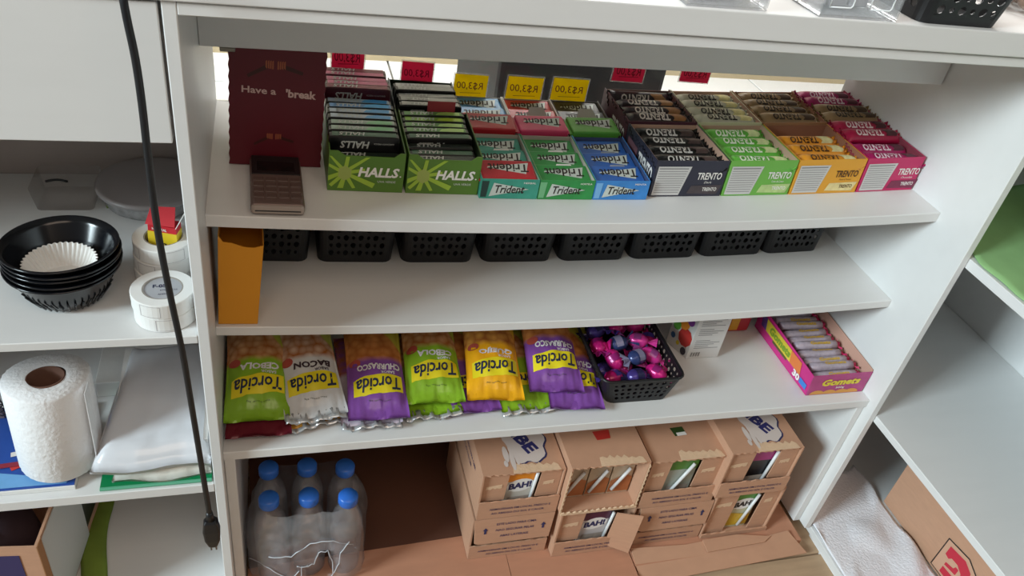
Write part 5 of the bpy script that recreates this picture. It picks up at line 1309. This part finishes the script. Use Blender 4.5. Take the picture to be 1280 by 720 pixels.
def acrylic(label, x0, x1, y0, h=0.085, fill=None):
    w = x1 - x0
    t = thing('acrylic_box', label, 'container', (x0, y0, CT), (0, 0, 0.02), 'clear acrylic boxes on the countertop')
    for nm, q in (('front_wall', (0, w, 0, 0.002, 0.002, h)), ('back_wall', (0, w, 0.098, 0.10, 0.002, h)), ('side_wall', (0, 0.002, 0.002, 0.098, 0.002, h)), ('side_wall', (w - 0.002, w, 0.002, 0.098, 0.002, h)), ('base', (0, w, 0, 0.10, 0, 0.002))):
        B().box(*q).make(nm, ACR, t, bev=0.0005, seg=1)
    for xx in (0.22, 0.72):
        B().tube([(w * xx + p[0], -0.0012, 0.010 + p[1]) for p in ((-0.012, 0), (0.010, 0), (0.012, 0.002), (0.012, 0.012), (0.004, 0.017), (-0.012, 0.014), (-0.012, 0))], 0.0007, 6).make('moulded_slot', mat('acrylic_edge', '#e6e8ea', 0.15), t, smooth=True)
    if fill:
        for k in range(6):
            B().box(0.006 + (w - 0.03) * (k % 3) / 2.4, 0.006 + (w - 0.03) * (k % 3) / 2.4 + 0.02, 0.03 + 0.03 * (k // 3), 0.05 + 0.03 * (k // 3), 0.0025, 0.012 + 0.004 * (k % 2)).make('compartment', mat('smoky_plastic', fill, 0.3), t, bev=0.001)
    return t


acrylic('clear acrylic box on the countertop, nearest the middle of its edge', 0.404, 0.483, -0.0005, fill='#8f8d92')
acrylic('clear acrylic box on the countertop beside the black basket', 0.534, 0.619, -0.0025, fill='#6f7076')
acrylic('clear acrylic box on the countertop above the menthol sticks', 0.205, 0.277, 0.010, fill='#b59c6c')
basket('counter_basket', 'black perforated basket standing on the countertop', 'basket', (0, 0.092, 0, 0.10), (-0.004, 0.104, -0.006, 0.106), 0.06, (0.649, 0.0050, CT), 4, 0.0115, BSK)
t = thing('cellophane_bag', 'crumpled cellophane bag on the countertop past the black basket', 'bag', (0.850, 0.095, CT))
B().grid(lambda u, v: (0.055 * math.cos(2 * PI * u) * (1 - 0.3 * v) + 0.004 * math.sin(u * 40), 0.05 * math.sin(2 * PI * u) * (1 - 0.3 * v) + 0.004 * math.sin(u * 33 + v * 9), 0.06 * v), 40, 8).make('film', ACR, t, smooth=True)
for k in range(9):
    B().lathe([(0.0, 0.0), (0.010, 0.004), (0.012, 0.010), (0.008, 0.017), (0.0, 0.019)], 10, (0.028 * math.cos(k * 2.4) * (k > 0), 0.028 * math.sin(k * 2.4) * (k > 0), 0.001)).make('sweet', mat('toffee', '#a08470', 0.4, var=0.4), t, smooth=True)

# ------------------------------------------------------------------ power cord hanging in front
t = thing('power_cord', 'black power cord with a two-pin plug hanging in front of the drawer and stile', 'cord')
K = [(-0.0300, 0.006, 0.2490), (-0.0285, -0.030, 0.2500), (-0.0272, -0.047, 0.242), (-0.0262, -0.05, 0.225), (-0.0243, -0.05, 0.196), (-0.0240, -0.05, 0.163), (-0.0248, -0.05, 0.118), (-0.0250, -0.05, 0.054), (-0.0222, -0.05, -0.010), (-0.0185, -0.05, -0.073), (-0.0165, -0.05, -0.140), (-0.0150, -0.05, -0.200), (-0.0138, -0.05, -0.250), (-0.0124, -0.05, -0.305)]
PTS = []
for i in range(len(K) - 1):
    p0, p1, p2, p3 = [Vector(K[max(0, min(len(K) - 1, j))]) for j in (i - 1, i, i + 1, i + 2)]
    for s_ in range(5):
        q = s_ / 5
        PTS.append(0.5 * ((2 * p1) + (p2 - p0) * q + (2 * p0 - 5 * p1 + 4 * p2 - p3) * q * q + (3 * p1 - p0 - 3 * p2 + p3) * q ** 3))
PTS.append(Vector(K[-1]))
PTS = [Vector((-0.0330, 0.06, 0.2488)), Vector((-0.0315, 0.03, 0.2488))] + PTS
RUB = mat('black_rubber', '#141519', 0.4)
B().tube(PTS, 0.0028, 12).make('cable', RUB, t, smooth=True)
B().tube([(-0.0124, -0.05, -0.300), (-0.0124, -0.05, -0.3125)], [0.0032, 0.0046], 12).make('strain_relief', RUB, t, smooth=True)
b = B(); rings = []
for z, a, c in ((-0.3125, 0.0052, 0.0040), (-0.316, 0.0072, 0.0052), (-0.330, 0.0088, 0.0058), (-0.345, 0.0080, 0.0055), (-0.356, 0.0050, 0.0042), (-0.3575, 0.0042, 0.0036)):
    rings.append([(-0.0122 + (0.0022 if z < -0.35 else 0) * 0 + x, -0.05 + y, z) for x, y in rrect(-a, a, -c, c, 0.0025, 3)])
plug = b.loft(rings).make('plug', RUB, t, smooth=False)
for sg in (-1, 1):
    B().tube([(-0.0122 + sg * 0.0026, -0.05, -0.3565), (-0.0122 + sg * 0.0026, -0.05, -0.3660)], 0.0010, 8).make('pin', mat('pin_metal', '#8a8a8c', 0.25, 1.0), plug, smooth=True)
